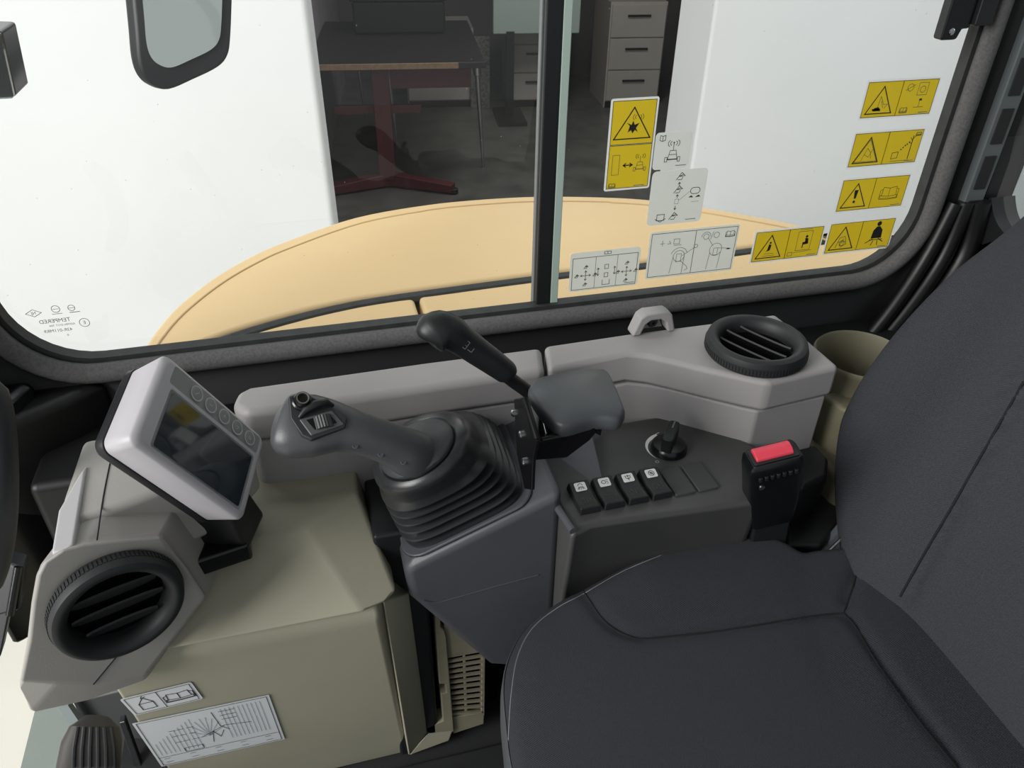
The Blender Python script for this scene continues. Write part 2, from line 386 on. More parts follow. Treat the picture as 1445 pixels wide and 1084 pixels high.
hbox('post', (c.x+0.10, c.y-0.34, 0.0), (c.x+0.16, c.y-0.28, 0.64), m_black, t)
hbox('foot', (c.x+0.02, c.y-0.55, 0.0), (c.x+0.24, c.y-0.1, 0.03), m_black, t)
c = inhall(470, 40, 0.15)
t = thing('dark_crate', 'black crate lying on the work table top', 'crate', HF @ Vector((c.x+0.35, c.y, 0.75)))
hbox('shell', (c.x+0.15, c.y-0.25, 0.752), (c.x+0.75, c.y+0.1, 0.95), m_black, t, 0.02)
hbox('lid', (c.x+0.14, c.y-0.26, 0.95), (c.x+0.76, c.y+0.11, 0.975), m_blackG, t, 0.006)

# excavator body seen through the window
ZH = 0.55
hp = [atz(x, y, ZH) for x, y in ((196, 500), (218, 466), (250, 430), (300, 391), (350, 362), (400, 340), (500, 306), (600, 288), (680, 280), (760, 276), (850, 277), (917, 281), (990, 291), (1054, 302), (1120, 315), (1165, 330))]
hp = catmull(hp, 5)
e = hp[-1]
hp += [Vector((1.12, e.y-0.03, ZH)), Vector((1.18, e.y-0.10, ZH))]
grv = [atz(x, y, ZH) for x, y in ((1200, 331), (1050, 350), (900, 371), (770, 386), (560, 414), (470, 430), (390, 450), (330, 468), (290, 482))]
grv = catmull(grv, 4)
def hoodpart(name, outer, inner, depth, m, parent, bevel):
    return prism(name, outer+inner, (0, 0, -depth), m, parent, bevel, 4)
t = thing('engine_hood', 'ochre rounded machine bodywork outside below the window', 'bodywork', (0.4, 1.3, -0.2))
hoodpart('hood_top', hp, [p+Vector((0, 0.008, 0)) for p in grv] + [Vector((hp[0].x+0.03, hp[0].y-0.03, ZH))], 0.55, m_hood, t, 0.022)
tube('rim_crease', [p+Vector((0.012 if p.x < 0.2 else (-0.012 if p.x > 0.6 else 0), -0.035, 0.0)) for p in hp[4:-2]], 0.0022, mat('ochre_crease', (196, 164, 116), 0.5), t, 8)
s0 = atz(590, 425, ZH)
for nm, xa, xb in (('sill_panel', -0.24, s0.x-0.004), ('sill_panel', s0.x+0.004, 1.15)):
    g2 = [p+Vector((0, -0.014, -0.004)) for p in reversed(grv) if xa+0.02 < p.x < xb-0.01]
    poly = [Vector((xa, 0.885, ZH-0.004)), Vector((xb, 0.885, ZH-0.004)), Vector((xb, g2[-1].y, ZH-0.004))] + list(reversed(g2)) + [Vector((xa, g2[0].y, ZH-0.004))]
    prism(nm, poly, (0, 0, -0.3), m_hood, t, 0.008, 3)
tube('groove_seal', [p+Vector((0, -0.003, -0.012)) for p in grv], 0.011, m_gasket, t, 8)

# mirror outside, hanging from above
t = thing('side_mirror', 'black framed exterior mirror with rounded corners seen through the glass', 'mirror', aty(250, 60, 1.15))
MN = Vector((0, -1, 0.30)); MP = Vector((-0.14, 1.15, 0.95))
mo = [atpl(x, y, MP, MN) for x, y in ((176, 0), (180, 40), (184, 82), (192, 106), (206, 119), (228, 124), (262, 110), (296, 93), (310, 76), (314, 50), (316, 0))]
up = Vector((0, 0, 0.24)); mo = catmull(mo, 4); ctr = Vector((-0.14, 1.171, 1.02))
mo = mo + [mo[-1]+Vector((0, .048, .16)), mo[-1]+Vector((-.02, .057, .19)), mo[0]+Vector((.02, .057, .19)), mo[0]+Vector((0, .048, .16))]
prism('housing', mo, (0.0, 0.05, 0.0), m_blackG, t, 0.006)
prism('rim', mo, (0.012, -0.012, 0.0), m_black, t, 0.004)
inn = [ctr + (p-ctr)*0.80 + Vector((0.012, -0.0135, 0)) for p in mo]
prism('mirror_face', inn, (0, -0.002, 0), m_mirror, t)
tube('arm', [(-0.13, 1.19, 1.12), (-0.15, 1.20, 1.26), (-0.24, 1.0, 1.36), (-0.30, 0.88, 1.38)], 0.012, m_black, t)
t = thing('work_lamp', 'black lamp housing at the upper left edge outside the glass', 'lamp', aty(0, 90, 1.0))
q = [aty(x, y, 1.0) for x, y in ((-60, 42), (2, 44), (22, 134), (20, 138), (-50, 142))]
prism('housing', q, (0, 0.06, 0), m_blackG, t, 0.004)
prism('lens', [Vector((p.x*0.96-0.012, 0.998, p.z*0.96+0.038)) for p in q], (0, -0.006, 0), m_glass2, t)
tube('bracket', [(-0.36, 1.03, 0.96), (-0.40, 0.98, 1.0), (-0.42, 0.88, 1.02)], 0.010, m_black, t)

# ================================================================== CAB SHELL
GY = 0.85                                                                    # glass plane
WX0, WX1, WZ0, WZ1 = -0.352, 0.815, 0.660, 1.55
def wpath(g, r, y, k=10):
    # rounded window outline grown by g
    a, b, c, d = WX0-g, WX1+g, WZ0-g, WZ1+g
    return [Vector((p[0], y, p[1])) for p in rrect(b-a, d-c, r, k, (a+b)/2, (c+d)/2)]
win = struct(mesh('window_1', [], [], None, smooth=False), 'sliding side window of the cab')
# inner wall around the window (black trim with opening)
def ringwall(name, inner, outer_box, y0, y1, m, bevel=0):
    n = len(inner); xa, xb, za, zb = outer_box
    outer = []
    c = Vector(((xa+xb)/2, 0, (za+zb)/2))
    for p in inner:
        # project radially onto the box
        d = Vector((p.x-c.x, 0, p.z-c.z)); s = 1e9
        if d.x > 1e-9: s = min(s, (xb-c.x)/d.x)
        if d.x < -1e-9: s = min(s, (xa-c.x)/d.x)
        if d.z > 1e-9: s = min(s, (zb-c.z)/d.z)
        if d.z < -1e-9: s = min(s, (za-c.z)/d.z)
        outer.append(Vector((c.x+d.x*s, 0, c.z+d.z*s)))
    rg = []
    for y, L in ((y0, inner), (y0, outer), (y1, outer), (y1, inner), (y0, inner)): rg.append([Vector((p.x, y, p.z)) for p in L])
    v, f = loft_data(rg, cap=False); o = mesh(name, v, f, m)
    bm = bmesh.new(); bm.from_mesh(o.data); bmesh.ops.remove_doubles(bm, verts=bm.verts, dist=1e-6); bmesh.ops.recalc_face_normals(bm, faces=bm.faces); bm.to_mesh(o.data); bm.free(); return o
struct(ringwall('wall_cab_side', wpath(0.020, 0.107, 0), (-0.47, 0.96, 0.40, 1.75), 0.836, 0.857, m_trim), 'black inner trim of the cab wall')
adopt(win, tube('gasket', wpath(0.004, 0.095, 0.848), 0.010, m_gasket, None, 8, True, prof=[(-0.020, -0.008), (0.008, -0.008), (0.008, 0.008), (-0.020, 0.008)], hint=(0, 1, 0)))
def sealprof(): return [(0.0118*math.cos(a), 0.012*math.sin(a)) for a in [2*math.pi*i/12 for i in range(12)]]
adopt(win, tube('seal_strip', wpath(0.011, 0.098, 0.832), 0.016, m_seal, None, 12, True, prof=sealprof(), hint=(0, 1, 0)))
# panes
DVX = aty(776, 200, GY).x
def pane(name, pts, y0, y1, m): return adopt(win, prism(name, [Vector((x, y0, z)) for x, z in pts], (0, y1-y0, 0), m))
gl = [(p.x, p.z) for p in wpath(-0.004, 0.09, 0)]
left = [(min(x, DVX+0.004), z) for x, z in gl]; right = [(max(x, DVX+0.010), z) for x, z in gl]
def dedup(L):
    o = []
    for p in L:
        if not o or (abs(p[0]-o[-1][0])+abs(p[1]-o[-1][1])) > 1e-6: o.append(p)
    return o
def onesheet(name, pts, y, m): return adopt(win, mesh(name, [Vector((x, y, z)) for x, z in pts], [tuple(range(len(pts)))], m, smooth=False))
pl = dedup(left); pr_ = dedup(right)
onesheet('pane', pl, 0.855, m_glass); onesheet('pane', pr_, 0.850, m_glass)
adopt(win, box('window_bar', (DVX-0.011, 0.846, WZ0-0.004), (DVX+0.008, 0.866, WZ1), m_black, bevel=0.002))
adopt(win, box('bar_edge', (DVX-0.0125, 0.856, WZ0-0.002), (DVX-0.0108, 0.866, WZ1), m_stitch))
adopt(win, box('pane_edge', (DVX+0.0085, 0.8465, WZ0), (DVX+0.0185, 0.8525, WZ1), m_gedge, bevel=0.001))
adopt(win, box('track', (WX0+0.09, 0.846, WZ0-0.012), (WX1-0.08, 0.856, WZ0+0.0035), m_gedge, bevel=0.001))
# window latch
L0 = aty(1318, 55, 0.835)
t = thing('window_latch', 'black latch at the upper right edge of the side window', 'latch', L0)
F = frame_of(L0, (1, 0, 0), n=(0, -1, 0))
plate('handle', F, [(0, 0), (0.022, 0.0), (0.026, 0.012), (0.036, 0.012), (0.036, 0.09), (0.0, 0.09)], -0.004, 0.012, m_blackG, t, 0.003)
plate('hinge_block', F, [(0.036, 0.016), (0.060, 0.016), (0.060, 0.09), (0.036, 0.09)], -0.006, 0.018, m_black, t, 0.002)
plate('spring_clip', F, [(0.030, 0.050), (0.052, 0.050), (0.052, 0.058), (0.030, 0.058)], 0.018, 0.022, m_chrome, t, 0.001)
lathe('screw', F @ Matrix.Translation((0.011, 0.010, 0.012)), [(0.004, 0), (0.004, 0.001), (0.002, 0.002)], m_chrome, t, 14)

# rear wall with quarter window
RX = 0.905
rw = [(0.79, 0.735), (0.818, 0.765), (0.830, 0.81), (0.834, 1.5), (-0.30, 1.5), (-0.30, 0.72), (0.70, 0.715), (0.74, 0.722)]
rr = [Vector((p[0], p[1])) for p in rw]
oc = [Vector((RX, y, z)) for y, z in rw]
def wall_with_hole(name, hole, box2, x, th, m):
    # hole (y,z) convex ring; outer box (ya,yb,za,zb)
    ya, yb, za, zb = box2; c = Vector((sum(h[0] for h in hole)/len(hole), sum(h[1] for h in hole)/len(hole))); outer = []
    hole = [Vector(h) for h in hole]
    for h in hole:
        d = h-c; s = 1e9
        if d.x > 1e-9: s = min(s, (yb-c.x)/d.x)
        if d.x < -1e-9: s = min(s, (ya-c.x)/d.x)
        if d.y > 1e-9: s = min(s, (zb-c.y)/d.y)
        if d.y < -1e-9: s = min(s, (za-c.y)/d.y)
        outer.append(c+d*s)
    rg = [[Vector((X, p.x, p.y)) for p in L] for X, L in ((x, hole), (x, outer), (x+th, outer), (x+th, hole), (x, hole))]
    v, f = loft_data(rg, cap=False); return mesh(name, v, f, m, fix=True)
hole2 = [(p.x, p.y) for p in catmull([Vector((y, z, 0)) for y, z in rw], 5, True)]
struct(wall_with_hole('wall_cab_rear', hole2, (-0.62, 0.845, 0.0, 1.75), RX, 0.04, m_black))
w2 = struct(mesh('window_2', [], [], None, smooth=False), 'rear quarter window of the cab')
adopt(w2, mesh('pane', [Vector((RX+0.02, y, z)) for y, z in hole2], [tuple(range(len(hole2)))], m_glass2, smooth=False))
# slotted corner strip between the two windows
P0, P1 = Vector((0.900, 0.832, 0.70)), Vector((0.900, 0.832, 1.30))
t = thing('slotted_strip', 'grey corner strip with dark slots beside the rear quarter window', 'trim strip', P0)
box('strip', (0.868, 0.824, 0.70), (0.900, 0.838, 1.35), mat('strip_grey', (92, 98, 100), 0.5), t, 0.002)
for i in range(6):
    z = 0.715+i*0.062; box('slot', (0.875, 0.8225, z), (0.893, 0.8245, z+0.046), m_black, t, 0.0006)
# black lower side trim, floor of the cab, front corner
struct(box('trim_2', (-0.34, 0.72, 0.10), (0.90, 0.835, 0.585), m_trim, bevel=0.01), 'black lower side panel under the window')
struct(box('floor_cab', (-0.33, -0.62, 0.16), (0.95, 0.838, 0.205), mat('floor_mat', (30, 31, 33), 0.8, bump=0.4, bscale=120)))
struct(box('ceiling_cab', (-0.55, -0.30, 1.75), (0.98, 0.90, 1.82), mat('headliner', (190, 188, 184), 0.9)))
# corner pillar between windscreen and side window
t = thing('corner_pillar', 'black moulded front corner pillar left of the display', 'pillar', (-0.42, 0.8, 0.2))
prism('post', [(-0.50, 0.86, 0.45), (-0.39, 0.86, 0.45), (-0.375, 0.835, 0.45), (-0.385, 0.77, 0.45), (-0.45, 0.72, 0.45), (-0.50, 0.74, 0.45)], (0, 0, 1.3), m_trim, t, 0.015)
prism('lower_trim', [(-0.45, 0.70, 0.42), (-0.30, 0.80, 0.42), (-0.26, 0.835, 0.42), (-0.45, 0.835, 0.42)], (0.0, 0.0, 0.22), m_trim, t, 0.012)
prism('trim_fold', [(-0.42, 0.70, 0.36), (-0.335, 0.765, 0.36), (-0.32, 0.80, 0.36), (-0.40, 0.80, 0.36)], (-0.01, 0.02, 0.30), m_blackG, t, 0.010)
# sloping glossy strips in the rear corner
t = thing('sill_trim', 'glossy black sloping trim rails in the rear window corner', 'trim rail', (0.80, 0.80, 0.6))
for dx, rr_ in ((0.0, 0.010), (0.030, 0.012), (0.066, 0.016)):
    tube('rail', catmull([Vector((0.70+dx, 0.79, 0.50)), Vector((0.775+dx, 0.80, 0.60)), Vector((0.825+dx, 0.815, 0.68)), Vector((0.85+dx*.6, 0.822, 0.76))], 6), rr_, m_rail, t, 10)

# ================================================================== GREY SIDE CONSOLES
ZL = 0.71
def zpoly(pts, z): return [atz(x, y, z) for x, y in pts]
top = [(768, 487), (890, 469), (1000, 455), (1094, 442), (1140, 478), (1186, 517), (1086, 540), (1060, 535), (1000, 522), (950, 510), (915, 502), (885, 499), (774, 521)]
t = thing('rear_side_console', 'light grey stepped side console carrying the rear air vent', 'console', (0.42, 0.62, 0.2))
tp = zpoly(top, ZL)
prism('upper_moulding', tp, (0, 0, -0.038), m_grey, t, 0.006, 4)
cc = sum(tp, Vector())/len(tp)
lo = [p + (cc-p).normalized()*0.005 - Vector((0, 0, 0.039)) for p in tp]
prism('lower_moulding', lo, (0, 0, -0.45), m_grey, t, 0.003, 2)
# forward ledge
t = thing('forward_side_ledge', 'long light grey ledge running forward below the window', 'console', (0.05, 0.66, 0.2))
top2 = [(764, 488), (600, 509), (430, 533), (352, 544), (334, 552), (326, 570), (345, 582), (430, 573), (600, 547), (769, 523)]
tp2 = zpoly(top2, ZL)
prism('upper_moulding', tp2, (0, 0, -0.038), m_grey, t, 0.008, 4)
cc = sum(tp2, Vector())/len(tp2)
prism('lower_moulding', [p + Vector((0.004 if p.x < 0 else -0.003, 0.004 if p.y < cc.y else -0.004, -0.039)) for p in tp2], (0, 0, -0.4), m_grey, t, 0.003, 2)
# tie-down arch on the ledge
B0 = atz(921, 468, ZL)
t = thing('tie_down_loop', 'small light grey arched loop standing on the ledge under the decals', 'loop', B0)
F = frame_of(B0, (1, 0, 0), n=(0, -1, 0.0))
o_ = [(-0.027, 0), (-0.019, 0.022), (-0.012, 0.0265), (0.012, 0.0265), (0.019, 0.022), (0.025, 0)]
i_ = [(0.016, 0), (0.012, 0.013), (0.006, 0.0175), (-0.006, 0.0175), (-0.012, 0.013), (-0.017, 0)]
plate('arch', F, o_+i_, -0.012, 0.006, m_grey, t, 0.0025)
plate('back_web', F, [(-0.016, 0.0), (0.015, 0.0), (0.008, 0.016), (-0.008, 0.016)], -0.011, -0.009, m_grey, t)
lathe('screw', F @ Matrix.Translation((0.001, 0.009, -0.009)), [(0.0062, 0), (0.0062, 0.004), (0.0045, 0.006), (0.002, 0.0062), (0.0018, 0.004)], m_black, t, 20)

# front console: from the window down to the front air vent
t = thing('front_console', 'pale grey beige front console under the display carrying the front vent', 'console', (-0.22, 0.6, 0.2))
ZC = 0.715
F1 = [(116, 620), (172, 611), (330, 588), (352, 610), (300, 660), (252, 715), (238, 750), (228, 760), (175, 768), (110, 782), (76, 778), (88, 700)]
fp = zpoly(F1, ZC)
prism('edge_rail', zpoly([(112, 668), (122, 655), (104, 768), (92, 778), (72, 780), (82, 720)], ZC+0.003), (0, 0, -0.06), mat('edge_rail_plastic', (190, 188, 190), 0.5), t, 0.006)
VN = Vector((0.36, -0.93, -0.02)).normalized(); VC = atpl(163, 845, (-0.19, 0.474, 0.716), VN)
def vface(px, py, off=0.0): return atpl(px, py, VC+VN*off, VN)
face = [(88, 776), (62, 794), (53, 812), (46, 850), (40, 905), (28, 962), (80, 964), (132, 966), (206, 952), (246, 900), (290, 841), (262, 800), (228, 757), (175, 762), (120, 768)]
f0 = [vface(x, y) for x, y in face]
skirt_px = [(86, 775), (60, 792), (51, 810), (44, 850), (38, 905), (27, 968), (42, 1008), (122, 990), (206, 960), (248, 900), (292, 842), (263, 798), (228, 754), (175, 759), (119, 765)]
f1 = [vface(x, y, -0.012) for x, y in skirt_px]
f2 = [p + Vector((0.010, 0.040, -0.004)) for p in f1]
o = loft('vent_housing', [f2, f1, f0], m_greyD, None, bevel=0.003); adopt(t, o); o.modifiers['bevel'].angle_limit = math.radians(15)
fp2 = []
for p in fp:
    dd = (p-VC).dot(VN)
    if dd > -0.036: p = p + Vector((0, (dd+0.036)/0.93, 0))
    fp2.append(p)
prism('upper_moulding', fp2, (0, 0, -0.07), m_greyD, t, 0.007, 4)
def polyline_on(z, pts, name, parent, m=m_seam, r=0.0006): return tube(name, catmull(zpoly(pts, z), 4), r, m, parent, 6)
polyline_on(ZC+0.0002, [(156, 650), (146, 700), (137, 762)], 'mould_seam', t)
tube('mould_seam', [vface(166, 925, 0.0002), vface(132, 966, 0.0002)], 0.0006, m_seam, t, 6)

# ------------------------------------------------------------------ air vents
def vent(F, r, lab, slat_dir, nsl, zs, sw=0.005, dz=0.008):
    t = thing('air_vent', lab, 'air vent', F.translation, 'round air vents')
    prof = [(r*0.97, 0.0), (r, 0.002), (r, 0.011), (r*0.97, 0.0160), (r*0.90, 0.0180), (r*0.82, 0.0172), (r*0.745, 0.0130), (r*0.72, 0.006), (r*0.71, 0.0012), (r*0.3, 0.0010)]
    lathe('ring', F, prof, m_rubber, t, 72)
    # knurled rim
    v = []; f = []
    N = 96
    for i in range(N):
        a = 2*math.pi*i/N; w = math.pi/N*0.6; k = len(v)
        for z in (0.003, 0.0095):
            for s in (-w, w):
                for q in (r*0.995, r*1.012): v.append(F @ Vector((q*math.cos(a+s), q*math.sin(a+s), z)))
        f += [(k, k+1, k+3, k+2), (k+4, k+6, k+7, k+5), (k+1, k+5, k+7, k+3), (k, k+2, k+6, k+4), (k, k+4, k+5, k+1), (k+2, k+3, k+7, k+6)]
    o = mesh('knurling', v, f, m_rubber, None, False); o['kind'] = 'stuff'; adopt(t, o)
    lathe('well', F, [(r*0.715, 0.0010), (r*0.70, 0.0016), (0.01, 0.0016)], mat('vent_shade', (6, 6, 7), 0.9, spec=0.1), t, 40)  # flat near-black disc, paints the shade of a deep vent
    ca, sa = math.cos(slat_dir), math.sin(slat_dir)
    for off in nsl:
        d = off*r; hw = math.sqrt(max((r*0.69)**2-d*d, 1e-6)); pts = []
        K = 10; n1 = []; n2 = []
        for i in range(K+1):
            u = -hw+2*hw*i/K; w = 0.012
            for zz, sh, L in ((zs, 0.0, n1), (zs-0.003, 0.0, n2)):
                L.append((u, d))
        Vv = []; Ff = []
        for i in range(K+1):
            u = -hw*0.99+2*hw*0.99*i/K; bow = 0.0*r*(1-(u/hw)**2)
            wl = sw*(0.55+0.45*math.sqrt(max(0, 1-(u/hw)**2)))
            for (dd, zz) in ((-wl, zs-dz), (wl, zs), (wl+0.0012, zs-0.0014), (-wl+0.0012, zs-dz-0.0014)):
                X, Yy = u, d+dd+bow; Vv.append(F @ Vector((X*ca-Yy*sa, X*sa+Yy*ca, zz)))
        for i in range(K):
            for j in range(4): Ff.append((i*4+j, i*4+(j+1) % 4, (i+1)*4+(j+1) % 4, (i+1)*4+j))
        Ff += [(3, 2, 1, 0), (K*4, K*4+1, K*4+2, K*4+3)]
        mesh_o = mesh('louvre', Vv, Ff, m_rubber, None); adopt(t, mesh_o)
    return t
c = atz(1068, 483, ZL+0.012); e1 = atz(996, 482, ZL+0.012); e2 = atz(1140, 483, ZL+0.012)
vent(frame_of(Vector((c.x, c.y, ZL+0.0005)), (1, 0, 0), n=(0, 0, 1)), 0.0535, 'round black air vent on the light grey rear console', math.radians(118), (-0.36, -0.02, 0.32), 0.0120, 0.0042, 0.0060)
vent(frame_of(VC+VN*0.0005, Vector((0.92, 0.384, 0.0)), n=VN), 0.0495, 'large round black air vent at the lower left below the display', math.radians(-4), (-0.42, -0.06, 0.28), 0.0100, 0.0062, 0.0055)

# ------------------------------------------------------------------ olive beige lower cover
ZB = 0.615
A_, B_, C_, D_ = atz(500, 640, ZB), atz(504, 697, ZB), atz(436, 744, ZB), atz(349, 761, ZB)
yl = 0.485
Fr, Fl = aty(513, 865, yl), aty(263, 913, yl); G_ = aty(541, 849, yl+0.012)
R_ = atz(560, 836, 0.565)
x_l = -0.19
def yb(z): return yl + 0.004 + 0.060*(0.57-z)/0.35
bot = atz(575, 1067, 0.21)
t = thing('lower_side_cover', 'olive beige moulded lower cover between the vents and the joystick', 'cover', (-0.1, 0.6, 0.205))
Ttop = [Vector((x_l, 0.70, ZB)), Vector((A_.x, 0.70, ZB)), A_, B_, C_, Vector((x_l, C_.y+0.003, ZB))]
verts = [Vector((x_l, 0.70, ZB)), Vector((A_.x, 0.70, ZB)), B_, C_, Vector((x_l, C_.y+0.003, ZB)),             # 0-4 top
         Fr, Vector((x_l, yl, Fl.z)), G_, R_,                                                                        # 5-8
         Vector((x_l, 0.70, 0.5)), Vector((R_.x, 0.70, 0.5))]
faces = [(0, 1, 2, 3, 4), (4, 3, 5, 6), (3, 2, 8, 7, 5), (2, 1, 10, 8), (0, 9, 10, 1), (0, 4, 6, 9), (6, 5, 7, 8, 10, 9)]
o = mesh('upper_moulding', verts, faces, m_beige, None, False, 0.004, 4); adopt(t, o); o.modifiers['bevel'].angle_limit = math.radians(14)
zf = 0.205
lt = Fr.z-0.0015; R2 = aty(575, 1067, yb(0.21)+0.0)
xr = atz(575, 1067, 0.21).x
prof_ = [(lt, yl+0.010), (lt-0.012, yl+0.006), (lt-0.03, yb(lt-0.03)), (0.40, yb(0.40)), (zf, yb(zf))]
rings = []
_n0 = Vector((0, -math.cos(math.atan(0.06/0.35)), -math.sin(math.atan(0.06/0.35)))); _p0 = Vector((0, yb(0.45), 0.45))
_a, _b = atpl(164, 976, _p0, _n0), atpl(236, 1086, _p0, _n0)
for z, y in prof_:
    s = (lt-z)/(lt-zf); xR = (Fr.x+0.012)*(1-s)+xr*s; xL = max(_a.x + (_b.x-_a.x)*(_a.z-z)/(_a.z-_b.z), -0.25)
    rings.append([Vector((xL, y, z)), Vector((xR, y, z)), Vector((xR+0.006, y+0.012, z)), Vector((xR+0.01, 0.72, z)), Vector((xL, 0.72, z))])
loft('lower_panel', rings, m_beige, t, bevel=0.004)
struct(box('gap_shade_block', (A_.x+0.006, 0.545, 0.21), (0.06, 0.655, 0.600), m_black, bevel=0.004), 'black block added as the shade in the gap between cover and joystick console')  # added block, its black stands for the shade in the gap
# decals on the lower panel
n0 = Vector((0, -0.35, -0.06)).normalized(); n0 = Vector((0, -math.cos(math.atan(0.06/0.35)), -math.sin(math.atan(0.06/0.35))))
pp = Vector((0, yb(0.45), 0.45))
def on_panel(px, py): return atpl(px, py, pp+n0*0.001, n0)
def decal_frame(a, b, d):
    # a lower left, b lower right, d upper left
    F = frame_of(a, b-a, y=d-a); return F, (b-a).length, (d-a).length

# ------------------------------------------------------------------ intake grille beside the cover
t = thing('intake_grille', 'olive beige slotted intake grille and filter door beside the seat', 'grille', (0.07, 0.55, 0.205))
GYp = 0.545
def gp(px, py, dy=0.0): return aty(px, py, GYp+dy)
sw = [aty(541, 849, yl+0.012), gp(577, 836), gp(604, 1034), atz(577, 1067, 0.21)]
hexa('side_wall', [p for p in sw] + [p+Vector((-0.004, 0.03, 0)) for p in sw], m_beige, t, 0.002)
prism('sill', [gp(604, 1034), gp(640, 1030), gp(634, 1046), gp(600, 1058), atz(577, 1067, 0.21)], (0, 0.02, 0.0), m_beige, t, 0.002)
prism('back_plate', [gp(570, 820, .05), gp(700, 840, .05), gp(700, 1060, .05), gp(590, 1060, .05)], (0, 0.02, 0), mat('intake_shade', (8, 8, 9), 0.9, spec=0.1), t)  # near-black colour holds the shade of the intake recess
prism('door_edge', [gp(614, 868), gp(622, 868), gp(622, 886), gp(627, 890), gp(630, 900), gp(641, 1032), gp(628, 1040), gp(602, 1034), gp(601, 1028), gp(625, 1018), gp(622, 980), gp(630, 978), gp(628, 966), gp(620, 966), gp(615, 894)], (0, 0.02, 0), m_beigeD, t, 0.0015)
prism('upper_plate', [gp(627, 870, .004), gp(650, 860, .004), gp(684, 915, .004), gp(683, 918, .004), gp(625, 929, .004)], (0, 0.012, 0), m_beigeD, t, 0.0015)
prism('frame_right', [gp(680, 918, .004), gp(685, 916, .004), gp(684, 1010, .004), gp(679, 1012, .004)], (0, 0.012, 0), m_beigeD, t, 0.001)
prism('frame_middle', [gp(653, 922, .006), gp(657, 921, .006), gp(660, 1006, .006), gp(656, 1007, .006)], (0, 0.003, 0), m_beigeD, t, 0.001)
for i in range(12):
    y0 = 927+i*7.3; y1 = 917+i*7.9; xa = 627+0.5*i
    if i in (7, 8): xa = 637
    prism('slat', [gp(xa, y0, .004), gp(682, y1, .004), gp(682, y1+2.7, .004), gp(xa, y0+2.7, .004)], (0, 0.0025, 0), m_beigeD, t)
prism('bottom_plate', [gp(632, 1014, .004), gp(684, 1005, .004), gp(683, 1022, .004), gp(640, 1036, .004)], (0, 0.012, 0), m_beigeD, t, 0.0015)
# rubber floor mat with raised rim
t = thing('floor_mat', 'black moulded rubber mat on the cab floor beside the seat', 'floor mat', (0.05, 0.45, 0.205))
box('mat', (-0.10, 0.0, 0.2052), (0.20, 0.53, 0.214), m_rubber, t, 0.004)
tube('raised_rim', [Vector((-0.08, 0.50, 0.216)), Vector((0.07, 0.50, 0.216)), Vector((0.085, 0.485, 0.216)), Vector((0.085, 0.05, 0.216))], 0.007, m_rubber, t, 10)

# ================================================================== JOYSTICK POD AND SWITCH PANEL
PA, PB = aty(572, 800, 0.51), aty(772, 702, 0.51)
sl = (PB.z-PA.z)/(PB.x-PA.x); ux = Vector((1, 0, sl)).normalized(); nn = Vector((-ux.z, 0, ux.x))
t = thing('seat_console', 'charcoal seat side console with rocker switches and joystick well', 'console', (0.2, 0.55, 0.3))
def podz(x): return PA.z + sl*(x-PA.x)
xe = PB.x+0.016
b1 = aty(578, 842, 0.512); b2 = aty(690, 934, 0.515); b3 = aty(716, 936, 0.515)
poly = [Vector((PA.x-0.002, 0.508, podz(PA.x)-0.004)), Vector((PA.x+0.008, 0.508, podz(PA.x+0.008))), Vector((xe, 0.508, podz(xe))), Vector((xe, 0.508, 0.40)), Vector((b3.x, 0.508, b3.z)), Vector((b2.x, 0.508, b2.z)), Vector((b1.x, 0.508, b1.z))]
prism('joystick_pod', poly, (0, 0.15, 0), m_pod, t, 0.010, 4)
# parting line on the pod
zpl = [Vector((aty(x, y, 0.507).x, 0.5075, aty(x, y, 0.507).z)) for x, y in ((598, 848), (615, 851), (640, 845), (700, 828), (760, 812))]
tube('parting_line', catmull(zpl, 4), 0.0006, m_pod, t, 6)
ZP = 0.63
c1, c2, c3 = atz(757, 648, ZP), atz(807, 757, ZP), atz(834, 742, ZP)
c4, c5, c6, c7 = atz(1075, 708, ZP), atz(1090, 640, ZP), atz(1045, 618, ZP), atz(930, 586, ZP)
c8 = atz(800, 607, ZP)
sp = [c1, c2, c3, c4, c5, c6, c7, c8]
# body slopes inward below the top
rings = [[Vector((p.x, p.y+(0.03 if p.y < 0.53 else 0), 0.42)) for p in sp], [p+Vector((0, 0.006 if p.y < 0.53 else 0, -0.05)) for p in sp], sp]
o = loft('switch_housing', rings, m_panel, None, bevel=0.006); adopt(t, o)
# raised edge on the left of the panel and scooped step
tube('edge_rib', [c1+Vector((0, 0, .001)), atz(785, 715, ZP)+Vector((0, 0, .001)), c2+Vector((0.003, 0.005, .001))], 0.004, m_pod, t, 10)
w0 = atz(768, 650, ZP); w1 = atz(828, 630, ZP)
ws = [atz(790, 648, ZP), atz(834, 622, ZP), atz(852, 684, ZP), atz(846, 690, ZP), atz(800, 690, ZP)]
prism('scoop_step', [ws[0], ws[1]+Vector((0, 0, .014)), ws[2]+Vector((0, 0, .004)), ws[3]], (0, 0, -0.012), m_pod, t, 0.002)
